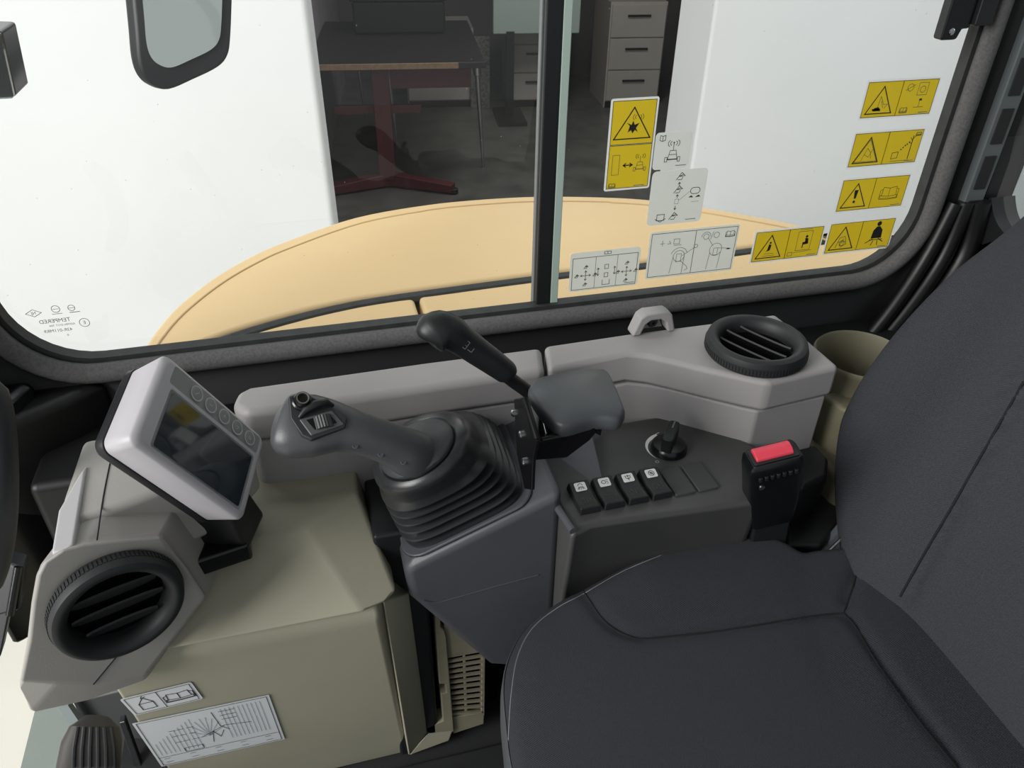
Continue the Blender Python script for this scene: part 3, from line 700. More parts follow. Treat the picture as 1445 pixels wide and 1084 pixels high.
# rockers
r0 = atz(823, 706, ZP); r5 = atz(987, 674, ZP); step = (r5-r0)/5; rx = step.normalized()
rdir = (atz(804, 683, ZP)-atz(824, 727, ZP)).normalized()
icons = {0: ([circ(0, .0012, .0022, 12, 0, 180), [(-.0035, -.003), (-.0018, -.0005), (.0018, -.0005), (.0035, -.003)], [(-.0016, -.001), (-.002, -.0032)], [(0, -.001), (0, -.0032)], [(.0016, -.001), (.002, -.0032)]]),
         1: ([circ(-.001, 0, .002, 12), [(-.0035, 0), (-.003, 0)], [(.002, .002), (.0035, .002)], [(.002, 0), (.0035, 0)], [(.002, -.002), (.0035, -.002)]]),
         2: ([[(-.003, .002), (.003, .002)], circ(0, .001, .0025, 12, 180, 360), [(0, -.0035), (0, .003)]]),
         3: ([circ(0, 0, .003, 16), [(-.002, .002), (.002, -.002)], circ(0, 0, .0012, 10)])}
names = {}
for i in range(6):
    c = r0 + step*i; c.z = ZP
    F = frame_of(c, rx, y=rdir); F = F @ Matrix.Translation((0, 0, 0))
    if i < 4:
        L, Wd = 0.0405, 0.0218
        k = 0.0075
        v = [(-Wd/2, -L/2, 0.0005), (Wd/2, -L/2, 0.0005), (Wd/2, L/2, 0.0005), (-Wd/2, L/2, 0.0005),
             (-Wd/2+.001, -L/2+.001, 0.0085), (Wd/2-.001, -L/2+.001, 0.0085), (Wd/2-.001, -0.002, 0.0065), (-Wd/2+.001, -0.002, 0.0065),
             (Wd/2-.001, L/2-.003, 0.0105), (-Wd/2+.001, L/2-.003, 0.0105)]
        f = [(0, 3, 2, 1), (4, 5, 6, 7), (7, 6, 8, 9), (0, 1, 5, 4), (1, 2, 8, 6, 5), (2, 3, 9, 8), (3, 0, 4, 7, 9)]
        o = mesh('rocker_switch', [F @ Vector(p) for p in v], f, m_black, None, True, 0.0013, 3); adopt(t, o)
        ang = math.atan2(0.004, L/2-.001)
        Fi = F @ Matrix.Translation((0, 0.0095, 0.00885)) @ Matrix.Rotation(ang, 4, 'X')
        pl_ = plate('icon_tile', Fi, rrect(0.0115, 0.0100, 0.0015, 3), 0.0002, 0.0008, m_icon); adopt(o, pl_)
        st_ = strokes('icon_mark', Fi, [(q, 0.0006) for q in icons[i]], m_ink, o, 0.00095)
        dots = []
        for a in range(5):
            for b in range(2 if a in (0, 4) else 3): dots.append(((a-2)*0.0032, -0.013 + b*0.0028 + (0.0014 if a % 2 else 0)))
        fl = [circ(x, y, 0.0007, 6)[:-1] for x, y in dots]
        Fd = F @ Matrix.Translation((0, 0, 0.0077)) @ Matrix.Rotation(-math.atan2(0.002, L/2), 4, 'X')
        strokes('grip_dots', Fd, [], m_blackG, o, 0.0006, fl)
    else:
        o = plate('blank_cover', F, rrect(0.0222, 0.0405, 0.001, 2), 0.0, 0.0028, mat('blank_plastic', (58, 60, 60), 0.6), None, 0.0008); adopt(t, o)
# rotary dial
kc = atz(943, 634, ZP)
F = frame_of(kc, (1, 0, 0), n=(0, 0, 1))
k = lathe('dial_knob', F, [(0.0195, 0.0002), (0.0195, 0.004), (0.017, 0.008), (0.010, 0.010)], m_blackG, None, 40); adopt(t, k)
Fk = F @ Matrix.Rotation(math.radians(52), 4, 'Z')
kk = plate('dial_fin', Fk, rrect(0.036, 0.0115, 0.0035, 4), 0.008, 0.026, m_black, None, 0.002); adopt(k, kk)
kk = plate('pointer_line', Fk, [(0.004, -0.0007), (0.0155, -0.0007), (0.0155, 0.0007), (0.004, 0.0007)], 0.0258, 0.0263, m_stitch); adopt(k, kk)
arc = circ(0, 0, 0.0215, 14, 105, 205); oc2 = []
inner_ = circ(0, 0, 0.0215, 14, 95, 215); outer_ = [((0.0215+0.0055*(1-i/14))*math.cos(math.radians(95+120*i/14)), (0.0215+0.0055*(1-i/14))*math.sin(math.radians(95+120*i/14))) for i in range(15)]
strokes('dial_scale', F, [([outer_[0], (outer_[0][0]+.004, outer_[0][1]+.0015)], .0008), (circ(-.0200, -.0165, .0018, 8), .0005)], m_icon, t, 0.0004, [list(reversed(inner_))+outer_])

# ------------------------------------------------------------------ joystick
J = thing('joystick', 'charcoal right hand joystick rising from a ribbed rubber boot', 'joystick', Vector((0.10, 0.575, podz(0.1))))
bc = Vector(((PA.x+PB.x)/2-0.004, 0.508+0.071, 0)); bc.z = podz(bc.x)
BF = frame_of(bc, ux, n=nn)
sx, sy = -0.004, -0.052
def bo(h): s = h/0.115; return (sx*s, sy*s**1.7)
prof = []
def add(r, h, p): prof.append((r, h, p, *bo(h)))
plate('boot_flange', BF, rrect(0.140, 0.136, 0.022, 6), 0.0, 0.004, m_pod, J, 0.002)
add(0.064, 0.003, 5); add(0.0645, 0.008, 5)
hs = 0.009
for i, (ro, ri) in enumerate(((0.0648, 0.0570), (0.0632, 0.0550), (0.0612, 0.0530), (0.0590, 0.0510), (0.0568, 0.0495))):
    p = 4.6-0.45*i; h = hs+i*0.0118
    add(ri+.002, h, p); add(ri, h+0.0025, p); add(ro-.0015, h+0.006, p); add(ro, h+0.0080, p); add(ro-0.001, h+0.0098, p)
add(0.0525, 0.071, 2.4); add(0.0515, 0.076, 2.2); add(0.0500, 0.088, 2.1); add(0.0480, 0.0945, 2); add(0.044, 0.0985, 2); add(0.0380, 0.1010, 2); add(0.0360, 0.1000, 2); add(0.034, 0.0995, 2); add(0.01, 0.1, 2)
loft('rubber_boot', disc_rings(BF, prof, 72), m_boot, J)
prof = []
for r, h in ((0.0352, 0.0995), (0.0355, 0.1035), (0.0335, 0.1065), (0.027, 0.1105), (0.018, 0.116), (0.012, 0.120), (0.004, 0.121)): add(r, h, 2)
loft('boot_cap', disc_rings(BF, prof, 48), m_cap, J)
capc = BF @ Vector((*bo(0.115), 0.108))
hint = (CAM-att(470, 600, .62)).normalized()*0.8 + Vector((0.15, 0.0, 0.5)); hint.normalize()
tc_ = (capc-CAM).dot(FW)
def gpt(px, py, k): return att(px, py, tc_*k)
secs = [(gpt(600, 648, 1.02), 0.020, 0.020), (gpt(580, 640, 0.985), 0.0215, 0.021), (gpt(557, 629, 0.965), 0.0185, 0.019), (gpt(530, 619, 0.948), 0.0172, 0.018), (gpt(505, 611, 0.935), 0.0175, 0.0175),
        (gpt(484, 605, 0.927), 0.0195, 0.017, 2.1), (gpt(464, 602, 0.921), 0.0228, 0.017, 2.3), (gpt(444, 601, 0.916), 0.0255, 0.0175, 2.5), (gpt(424, 601, 0.913), 0.0262, 0.018, 2.5), (gpt(413, 601, 0.912), 0.0262, 0.0175, 2.6), (gpt(404, 601, 0.913), 0.0245, 0.0160, 2.6), (gpt(397, 600, 0.914), 0.0200, 0.0120, 2.5), (gpt(394, 600, 0.915), 0.012, 0.006)]
cs = catmull([s[0] for s in secs], 3); 
def lerpv(i, j):
    n = len(secs)-1; k = min(i//3, n); q = (i-3*k)/3; k2 = min(k+1, n)
    g = lambda s: (s[j] if len(s) > j else 2.0)
    return g(secs[k])*(1-q)+g(secs[k2])*q
grip = pathloft('grip', [(cs[i], lerpv(i, 1), lerpv(i, 2), lerpv(i, 3)) for i in range(len(cs))], hint, m_grip, J, 36)
gb = tree_of(grip)
# face frame on the head
h1, h2, h3 = hit(gb, 425, 600), hit(gb, 470, 592), hit(gb, 430, 575)
xa = (h2-h1); 
q1, q2, q3 = hit(gb, 411, 580), hit(gb, 484, 594), hit(gb, 434, 614)
fn = (q2-q1).cross(q3-q1).normalized()
if fn.dot(CAM-q1) < 0: fn = -fn
FH = frame_of(hit(gb, 452, 600), q2-hit(gb, 436, 604), n=fn)
_n = FH.to_3x3() @ Vector((0, 0, 1))
_mx = max((hit(gb, x, y)-FH.translation).dot(_n) for x, y in ((424, 593), (438, 612), (470, 584), (480, 600), (452, 600), (430, 575), (415, 575)) if hit(gb, x, y))
FH.translation = FH.translation + _n*(_mx*0.9)
FHp = FH.translation
def head(px, py, off=0): 
    q = atpl(px, py, FHp + (FH.to_3x3() @ Vector((0, 0, off))), FH.to_3x3() @ Vector((0, 0, 1))); return FH.inverted() @ q
def hquad(pts): return [(head(x, y).x, head(x, y).y) for x, y in pts]
plate('head_insert', FH, hquad([(407, 560), (418, 556), (440, 560), (470, 574), (490, 590), (487, 604), (440, 621), (426, 615), (410, 590)]), -0.013, 0.0008, mat('insert_plastic', (46, 47, 49), 0.5), J, 0.0012)
o = plate('roller_bezel', FH, hquad([(422, 593), (468, 580), (486, 600), (439, 616)]), -0.008, 0.0018, mat('bezel_grey', (84, 86, 88), 0.45), J, 0.001)
bz = o
k = plate('roller_well', FH, hquad([(432, 594), (464, 585), (475, 598), (444, 608)]), 0.0012, 0.0021, m_blackG); adopt(bz, k)
rc = head(456, 597); ra = head(470, 598)-head(440, 598)
Fr_ = FH @ Matrix.Translation((rc.x, rc.y, -0.0030))
rings = []
for s in (-0.0052, 0.0052):
    rings.append([Fr_ @ Vector((0.0085*math.cos(a), s, 0.0085*math.sin(a)*(0.98 if i % 2 else 1.06))) for i, a in enumerate([2*math.pi*i/48 for i in range(48)])])
k = loft('thumb_roller', rings, mat('roller_plastic', (58, 58, 60), 0.4), None, bevel=0); adopt(bz, k)
o = tube('button_guard', [FH @ Vector((head(x, y).x, head(x, y).y, z)) for x, y, z in ((422, 590, 0.001), (430, 582, 0.004), (445, 575, 0.006), (460, 571, 0.005), (470, 573, 0.001))], [0.0015, 0.003, 0.0035, 0.003, 0.0015], m_black, J, 10)
bcn = head(426, 568)
Fb = FH @ Matrix.Translation((bcn.x, bcn.y, 0))
o = lathe('push_button', Fb, [(0.008, -0.002), (0.008, 0.003), (0.0068, 0.004), (0.0066, 0.007), (0.0055, 0.0085), (0.0038, 0.0082), (0.0030, 0.007), (0.001, 0.0068)], m_blackG, J, 30)
k = lathe('button_ring', Fb, [(0.0052, 0.0084), (0.0050, 0.0092), (0.0040, 0.0090), (0.0039, 0.0080)], m_chrome, None, 30, cap=False); adopt(o, k)
for x, y in ((501, 629), (537, 641), (569, 652)):
    p_ = hit(gb, x, y)
    if p_:
        F = frame_of(p_, (1, 0, 0), n=(CAM-p_)); lathe('screw', F, [(0.0024, -0.002), (0.0024, 0.0003), (0.0016, 0.0004), (0.0012, -0.0005)], mat('dull_steel', (120, 122, 124), 0.35, metal=1.0), J, 14)

# ------------------------------------------------------------------ wrist rest with black bracket
ZW = 0.752
t = thing('wrist_rest', 'dark padded wrist rest on a black folded steel bracket', 'armrest', atz(780, 690, ZP))
ol = [atz(x, y, ZW) for x, y in ((746, 551), (748, 542), (760, 532), (800, 523), (845, 519), (858, 523), (868, 540), (881, 571), (882, 582), (872, 591), (840, 590), (802, 600), (788, 599), (777, 592), (760, 574))]
ol2 = [(p.x, p.y) for p in catmull(ol, 4, True)]
pillow('pad', ol2, [(0.0, -0.013), (0.88, -0.013), (0.97, -0.011), (1.0, -0.006), (0.99, -0.001), (0.96, 0.0018), (0.90, 0.0030), (0.6, 0.005), (0.3, 0.006), (0.02, 0.0062)], m_pad, place=lambda v: Vector((v.x, v.y, ZW-0.002+v.z)), parent=t)
yb_ = 0.489
fpz = [aty(x, y, yb_) for x, y in ((752, 624), (770, 620), (838, 603), (844, 608), (832, 622), (800, 646), (753, 650))]
prism('front_plate', fpz, (0, 0.003, 0), m_steelb, t, 0.0008)
xs = aty(746, 620, yb_).x
def sp_(px, py): return atx(px, py, xs)
spl = [sp_(725, 563), sp_(737, 561), sp_(757, 622), sp_(752, 645), sp_(750, 692), sp_(740, 690), sp_(729, 640)]
prism('side_plate', spl, (0.003, 0, 0), m_steelb, t, 0.0008)
tube('bend', [sp_(741, 563), sp_(757, 617), aty(762, 622, yb_), aty(800, 613, yb_)], 0.003, m_steelb, t, 10)
prism('top_plate', [Vector((p.x, p.y, ZW-0.026)) for p in (atz(760, 575, ZW-.026), atz(850, 560, ZW-.026), atz(840, 600, ZW-.026), atz(770, 618, ZW-.026))], (0, 0, 0.004), m_chrome, t, 0.001)
prism('end_flange', [aty(838, 598, yb_), aty(850, 606, yb_), aty(848, 616, yb_), aty(836, 610, yb_)], (0, 0.03, 0), m_steelb, t, 0.001)
for x, y in ((726, 583), (737, 613), (741, 651)):
    F = frame_of(sp_(x, y), (0, 1, 0), n=(-1, 0, 0)); lathe('bolt', F, [(0.0034, -0.001), (0.0034, 0.002), (0.002, 0.0032), (0.0005, 0.0034)], m_chrome, t, 16)

# ------------------------------------------------------------------ blade lever
t = thing('blade_lever', 'black cranked lever with paddle knob beside the wrist rest', 'lever', atz(770, 620, ZP))
tl = lambda px, py, k: att(px, py, k)
tube('shaft', catmull([tl(700, 518, .715), tl(722, 536, .735), tl(748, 556, .755), tl(770, 585, .80)], 5), 0.0068, m_black, t, 14)
hl = (CAM-tl(650, 480, .70)).normalized()
ks = [(tl(600, 480, .665), 0.004, 0.004), (tl(602, 477, .665), 0.013, 0.010), (tl(610, 471, .667), 0.0178, 0.014), (tl(622, 467, .670), 0.0182, 0.0150), (tl(636, 470, .675), 0.0160, 0.0145), (tl(650, 479, .682), 0.0140, 0.0135), (tl(672, 495, .693), 0.0130, 0.0125), (tl(695, 511, .704), 0.0122, 0.0118), (tl(714, 525, .714), 0.0112, 0.0110), (tl(717, 528, .716), 0.0085, 0.009)]
kc_ = catmull([k[0] for k in ks], 3)
def kk_(i, j):
    n = len(ks)-1; a = min(i//3, n); q = (i-3*a)/3; b = min(a+1, n); return ks[a][j]*(1-q)+ks[b][j]*q
knob = pathloft('knob', [(kc_[i], kk_(i, 1), kk_(i, 2)) for i in range(len(kc_))], hl, m_black, t, 26)
kb = tree_of(knob); p_ = hit(kb, 658, 488, 0.0006)
if p_:
    F = frame_of(p_, att(680, 505, .7)-att(650, 482, .7), n=(CAM-p_))
    strokes('embossed_symbol', F, [(rect(-.006, -.003, .001, .004), .0006), ([(-.006, 0), (.001, 0)], .0005), ([(.003, -.002), (.007, -.002), (.007, .002)], .0006)], m_pad, t, 0.0002)

# ------------------------------------------------------------------ display
MT = 0.63
MC = att(292, 620, MT)
MF = frame_of(MC, (0.446, 0.157, -0.881), n=(0.857, -0.358, 0.37))
ha, hb = 0.0655, 0.0428
t = thing('display_unit', 'grey instrument display with five round buttons on a black bracket', 'monitor', MC-Vector((0.03, 0, 0.13)))
case = [[(MF @ Vector((x, y, z))) for x, y in rrect(2*(ha-i), 2*(hb-i), r, 6)] for z, i, r in ((-0.036, 0.006, 0.008), (-0.033, 0.003, 0.009), (-0.005, 0.0, 0.008), (-0.003, 0.0008, 0.008), (0.0, 0.0045, 0.006), (0.0003, 0.006, 0.006))]
m_case = mat('display_case_plastic', (188, 185, 189), 0.45, bump=0.1, bscale=900)
loft('case', case, m_case, t)
loft('back_shell', [[(MF @ Vector((x, y, z))) for x, y in rrect(2*(ha-i), 2*(hb-i), 0.01, 5)] for z, i in ((-0.050, 0.014), (-0.047, 0.006), (-0.040, 0.002), (-0.034, 0.002), (-0.033, 0.008))], m_black, t)
sc = plate('screen', MF, rrect(0.100, 0.050, 0.002, 3, 0.003, -0.0100), -0.001, 0.0006, m_screen, t)
k = plate('lcd_surround', MF, [(x, y) for x, y in rrect(0.105, 0.055, 0.003, 3, 0.003, -0.0100)], -0.001, 0.0003, mat('lcd_bezel', (168, 172, 172), 0.4)); adopt(sc, k)
st = plate('button_strip', MF, rrect(0.110, 0.0165, 0.002, 3, 0.002, 0.0290), -0.001, 0.0004, m_strip, t)
for i in range(5):
    cx = -0.025 + i*0.0172
    b_ = lathe('button', MF @ Matrix.Translation((cx, 0.0290, 0.0004)), [(0.0064, 0), (0.0062, 0.0006), (0.005, 0.0009), (0.001, 0.0009)], m_strip, None, 28); adopt(t, b_)
    k = strokes('button_ring', MF @ Matrix.Translation((cx, 0.0290, 0.0005)), [(circ(0, 0, 0.0062, 28), 0.0013)], m_icon, b_, 0.0008)
    gl_ = [[(-.0015, -.0015), (.0015, .0015)], [(-.0015, 0), (.0015, 0)], [(-.0012, -.001), (0, .0016), (.0012, -.001)], [(-.0015, .001), (.0015, .001), (0, -.0015)], circ(0, 0, .0014, 8)][i]
    strokes('button_mark', MF @ Matrix.Translation((cx, 0.0290, 0.0005)), [(gl_, 0.0004)], m_icon, b_, 0.0009)
foot_ = atz(262, 770, 0.632)
c0 = MF @ Vector((0.035, 0.0, -0.045))
hexa('bracket', [Vector(p) for p in ((-0.165, 0.55, 0.625), (-0.10, 0.53, 0.625), (-0.085, 0.575, 0.625), (-0.15, 0.60, 0.625))] + [c0+Vector((-0.03, -0.03, 0.0)), c0+Vector((0.03, -0.035, -0.02)), c0+Vector((0.03, 0.02, -0.02)), c0+Vector((-0.03, 0.02, 0.0))], m_black, t, 0.006)
q = [atz(x, y, 0.634) for x, y in ((236, 725), (262, 798), (352, 768), (350, 745), (330, 720), (280, 700))]
prism('bracket_base', q, (0, 0, -0.02), m_blackG, t, 0.003)

# ------------------------------------------------------------------ cup holder
cc_ = Vector((0.588, 0.628, 0))
m_cup_shaded = mat('cup_holder_plastic_shaded', (112, 108, 88), 0.6, bump=0.15, bscale=900, noise=0.1, nscale=25)  # olive beige darkened, the corner's shade is put into the colour
t = thing('cup_holder', 'olive beige open cup holder in the corner behind the rear console', 'cup holder', (0.588, 0.628, 0.45))
F = frame_of((0.588, 0.622, 0.0), (1, 0, 0), n=(0, 0, 1))
lathe('cup', F, [(0.045, 0.45), (0.050, 0.60), (0.053, 0.672), (0.0535, 0.676), (0.0515, 0.679), (0.0495, 0.676), (0.047, 0.60), (0.043, 0.58), (0.005, 0.58)], m_cup_shaded, t, 48)
q = [atz(x, y, 0.645) for x, y in ((1165, 540), (1200, 543), (1217, 552), (1214, 562), (1180, 556))]
prism('column', [(0.528, 0.60, 0.648), (0.533, 0.568, 0.648), (0.553, 0.545, 0.648), (0.566, 0.552, 0.648), (0.572, 0.60, 0.648)], (0, 0, -0.2), m_cup_shaded, t, 0.006)
prism('lower_step', [(0.515, 0.60, 0.585), (0.52, 0.525, 0.585), (0.545, 0.505, 0.585), (0.59, 0.50, 0.585), (0.61, 0.60, 0.585)], (0, 0, -0.25), m_cup_shaded, t, 0.008)

# ------------------------------------------------------------------ seat belt buckle
t = thing('belt_buckle', 'black seat belt buckle with a red release button beside the seat', 'buckle', (0.40, 0.49, 0.5))
def bk(px, py, t_): return att(px, py, t_)
cen = att(1091, 640, 0.725); bot_ = att(1097, 740, 0.80)
axb = (cen-bot_).normalized()
bxd = (att(1122, 633, .725)-att(1062, 648, .725)); FBk = frame_of(cen, bxd, n=axb)
rg = []
for h, w, d, r in ((-0.098, 0.044, 0.022, 0.006), (-0.066, 0.052, 0.026, 0.007), (-0.030, 0.053, 0.028, 0.007), (-0.012, 0.054, 0.030, 0.007), (-0.004, 0.052, 0.029, 0.006), (0.0, 0.047, 0.024, 0.004)):
    rg.append([FBk @ Vector((x, y, h)) for x, y in rrect(w, d, r, 5)])
loft('body', rg, m_blackG, t)
plate('button_frame', FBk, rrect(0.044, 0.020, 0.002, 3), 0.0, 0.0012, m_black, t, 0.0005)
k = prism('release_button', [FBk @ Vector((-0.0185, y, z)) for y, z in ((-0.007, 0.0), (-0.0065, 0.0035), (-0.002, 0.006), (0.004, 0.0062), (0.0085, 0.004), (0.009, 0.0))], FBk.to_3x3() @ Vector((0.036, 0, 0)), m_red, t, 0.0012)
for i in range(7):
    x = -0.018+i*0.0058; plate('grip_rib', FBk @ Matrix.Translation((0, 0, 0)), rrect(0.0040, 0.004, 0.0012, 2, x, -0.0150), -0.017, -0.012, m_black, t, 0.0006)
lathe('rivet', frame_of(FBk @ Vector((-0.016, -0.0140, -0.028)), (1, 0, 0), n=FBk.to_3x3() @ Vector((0, -1, 0))), [(0.003, -0.002), (0.003, 0.001), (0.0005, 0.0015)], m_chrome, t, 12)
prism('stalk', [FBk @ Vector((x, y, -0.094)) for x, y in ((-0.02, -0.009), (0.02, -0.009), (0.02, 0.009), (-0.02, 0.009))], Vector((0.015, 0.0, -0.15)), m_black, t, 0.003)
# black belt retractor box behind
t = thing('belt_anchor', 'black belt anchor cover between buckle and cup holder', 'anchor cover', (0.48, 0.5, 0.4))
prism('cover', [atz(x, y, 0.60) for x, y in ((1120, 632), (1150, 626), (1170, 646), (1168, 672), (1130, 690))], (0, 0, -0.2), m_black, t, 0.005)
prism('lower_cover', [atz(x, y, 0.545) for x, y in ((1110, 690), (1150, 672), (1190, 690), (1200, 720), (1160, 770), (1110, 770))], (0, 0, -0.2), m_black, t, 0.005)
t = thing('recliner_plate', 'grey steel hinge plate joining the cushion and backrest', 'hinge', (0.50, 0.46, 0.45))
a, b, c, d = atz(1150, 792, 0.535), atz(1163, 762, 0.535), att(1196, 720, .835), att(1212, 790, .83)
prism('plate', [a, b, c, d], (0, -0.008, 0.0), m_vinyl, t, 0.001)
tube('plate_edge', [atz(1156, 790, 0.545), att(1198, 750, .81)], 0.002, m_chrome, t, 8)
tube('cable', catmull([att(1072, 720, .82), att(1070, 745, .84), att(1071, 762, .86)], 4), 0.0016, m_black, t, 8)

# ================================================================== SEAT
Y0 = 0.235
half = [atz(x, y, 0.535) for x, y in ((722, 1084), (713, 1020), (709, 960), (718, 918), (742, 878), (780, 850), (822, 830), (880, 799), (930, 778), (985, 762), (1045, 757), (1085, 768), (1120, 785))]
hl_ = [(p.x, p.y) for p in half]
hl_ = [(hl_[0][0]-0.002, Y0)] + hl_[0:] + [(0.47, 0.470), (0.53, 0.462), (0.585, 0.452), (0.60, 0.42), (0.605, Y0)]
right_ = [Vector((x, y, 0)) for x, y in hl_]
near_ = [Vector((x, 2*Y0-y, 0)) for x, y in reversed(hl_[1:-1])]
out = [(p.x, p.y) for p in catmull(right_+near_, 6, True)]
t = thing('operator_seat', 'dark grey woven fabric operator seat with stitched bolsters', 'seat', (0.35, Y0, 0.205))
seam1 = [(822, 832), (832, 848), (846, 869), (862, 885), (882, 896), (905, 902), (950, 898), (1000, 893), (1060, 884), (1120, 874), (1160, 868), (1190, 866)]
seam2 = [(1190, 866), (1200, 838), (1212, 797)]
seam3 = [(1190, 866), (1207, 885), (1240, 940), (1290, 1010), (1350, 1084)]
sm1 = [atz(x, y, 0.552) for x, y in seam1]; sm3 = [atz(x, y, 0.552) for x, y in seam3]; sm2 = [atz(x, y, 0.556) for x, y in seam2]
def dseg(p, L):
    best = 1e9
    for a, b in zip(L[:-1], L[1:]):
        ax, ay, bx, by = a.x, a.y, b.x, b.y; dx, dy = bx-ax, by-ay; q = ((p[0]-ax)*dx+(p[1]-ay)*dy)/(dx*dx+dy*dy+1e-12); q = min(max(q, 0), 1)
        best = min(best, math.hypot(p[0]-ax-q*dx, p[1]-ay-q*dy))
    return best
def mir(L): return [Vector((p.x, 2*Y0-p.y, p.z)) for p in L]
allseams = [sm1, sm2, sm3, mir(sm1), mir(sm2), mir(sm3)]
def cush(X, Y, k):
    if k > 1.0: return 0
    d = min(dseg((X, Y), s) for s in allseams)
    g = -0.0045*math.exp(-(d/0.006)**2)
    yy = abs(Y-Y0); bol = 0.016*math.exp(-((yy-0.235)/0.045)**2)*max(0, min(1, (X-0.17)/0.10))
    fr = -0.012*max(0, (0.20-X)/0.12)**2
    return (g + bol + fr)*min(1, (1-k)*12)
prof = [(0.0, 0.44), (0.93, 0.44), (0.97, 0.455), (0.995, 0.49), (1.0, 0.515), (0.992, 0.530), (0.975, 0.540), (0.95, 0.546), (0.92, 0.549)] + [(0.90-0.02*i, 0.5505+0.0004*i) for i in range(0, 30)] + [(0.28, 0.563), (0.18, 0.564), (0.08, 0.564), (0.01, 0.564)]
cu = pillow('cushion', out, prof, m_fabric, lift=cush, centre=(0.34, Y0), parent=t)
cb = tree_of(cu)
def seam(name, pts, bvh, m, r, parent, off=0.0003, k=5):
    P = [hit(bvh, x, y, off) for x, y in [(q.x, q.y) for q in catmull([Vector((a, b, 0)) for a, b in pts], k)]]
    P = [p for p in P if p is not None]
    if len(P) > 2: return tube(name, P, r, m, parent, 6)
for s_ in (seam1, seam2, seam3): seam('seam', s_, cb, m_seam, 0.0010, t)
edge = [(716, 1084), (718, 1030), (722, 975), (731, 925), (752, 886), (788, 857), (822, 839), (880, 806), (940, 781)]
seam('edge_stitching', edge, cb, m_stitch, 0.0005, t, 0.0002)
# vinyl band round the cushion side
rings = []
for k, z in ((0.999, 0.470), (1.006, 0.482), (1.006, 0.508), (1.001, 0.524), (0.996, 0.5275)):
    rings.append([Vector((0.34+(x-0.34)*k, Y0+(y-Y0)*k, z)) for x, y in out])
loft('side_band', rings, m_vinyl, t, cap=False)
box('seat_base', (0.16, 0.03, 0.215), (0.58, 0.44, 0.44), m_black, t, 0.02)
# backrest
LEAN = 0.30
bn = Vector((-1, 0, LEAN)).normalized(); bw = Vector((LEAN, 0, 1)).normalized(); bO = Vector((0.515, 0, 0.55))
def bplace(v): return bO + Vector((0, v.x, 0)) + bw*v.y + bn*v.z
def bpix(px, py, off=-0.012):
    q = atpl(px, py, bO + bn*off, bn) - bO; return (q.y, q.dot(bw))
sil = [(1216, 806), (1200, 765), (1192, 715), (1191, 660), (1196, 610), (1207, 575), (1238, 520), (1290, 453), (1360, 382), (1445, 316)]
bh = [bpix(x, y) for x, y in sil]
bh = [(Y0, bh[0][1]-0.035), (bh[0][0]-0.09, bh[0][1]-0.03), (bh[0][0]-0.02, bh[0][1]-0.018)] + bh + [(bh[-1][0]-0.035, bh[-1][1]+0.09), (bh[-1][0]-0.07, bh[-1][1]+0.14), (Y0+0.08, bh[-1][1]+0.18), (Y0, bh[-1][1]+0.185)]
bo_ = catmull([Vector((a, b, 0)) for a, b in bh] + [Vector((2*Y0-a, b, 0)) for a, b in reversed(bh[1:-1])], 6, True)
bo2 = [(p.x, p.y) for p in bo_]
bs1 = [(1270, 842), (1290, 806), (1312, 768), (1345, 712), (1390, 633), (1445, 538)]
bs1w = [Vector((*bpix(x, y, 0.030), 0)) for x, y in bs1]
bs1w = bs1w + [Vector((bs1w[-1].x+0.01, bs1w[-1].y+0.12, 0)), Vector((bs1w[-1].x-0.02, bs1w[-1].y+0.24, 0))]
bs1m = [Vector((2*Y0-p.x, p.y, 0)) for p in bs1w]
def blift(X, Y, k):
    d = min(dseg((X, Y), bs1w), dseg((X, Y), bs1m)); g = -0.006*math.exp(-(d/0.007)**2)
    yy = abs(X-Y0); w = 0.020*math.exp(-((yy-0.20)/0.05)**2)
    return (g+w)*min(1, (1-k)*8)
bprof = [(0.0, -0.09), (0.90, -0.09), (0.97, -0.07), (1.0, -0.04), (1.0, -0.015), (0.99, 0.000), (0.975, 0.009), (0.95, 0.015), (0.92, 0.018)] + [(0.90-0.025*i, 0.019) for i in range(0, 26)] + [(0.2, 0.019), (0.1, 0.019), (0.01, 0.019)]
cy_ = sum(b for a, b in bo2)/len(bo2)
bk_ = pillow('backrest', bo2, bprof, m_fabric2, lift=blift, centre=(Y0, cy_), place=bplace, parent=t)
bb_ = tree_of(bk_)
seam('seam', bs1, bb_, m_seam, 0.0011, t)

# ================================================================== LEFT EDGE THINGS
t = thing('grab_handle', 'dark rounded grab handle at the left edge of the cab', 'handle', att(0, 700, .72))
tube('grip', catmull([att(-30, 520, .62), att(-8, 580, .62), att(-1, 660, .62), att(-3, 740, .62), att(-14, 800, .62), att(-40, 860, .62)], 6), [0.010]*4+[0.0135]*23+[0.010]*4, m_rubber, t, 16)
t = thing('hinged_bracket', 'black hinge at the left edge beside the front vent', 'hinge', att(20, 850, .75))
prism('plate', [att(x, y, .74) for x, y in ((-10, 800), (14, 796), (34, 802), (28, 862), (-10, 872))], (0, 0.02, 0.0), m_black, t, 0.003)
tube('pin', [att(26, 800, .735), att(14, 868, .735)], 0.004, m_blackG, t, 10)
prism('arm', [att(x, y, .75) for x, y in ((-10, 860), (14, 862), (0, 930), (-10, 930))], (0, 0.02, 0), m_black, t, 0.002)
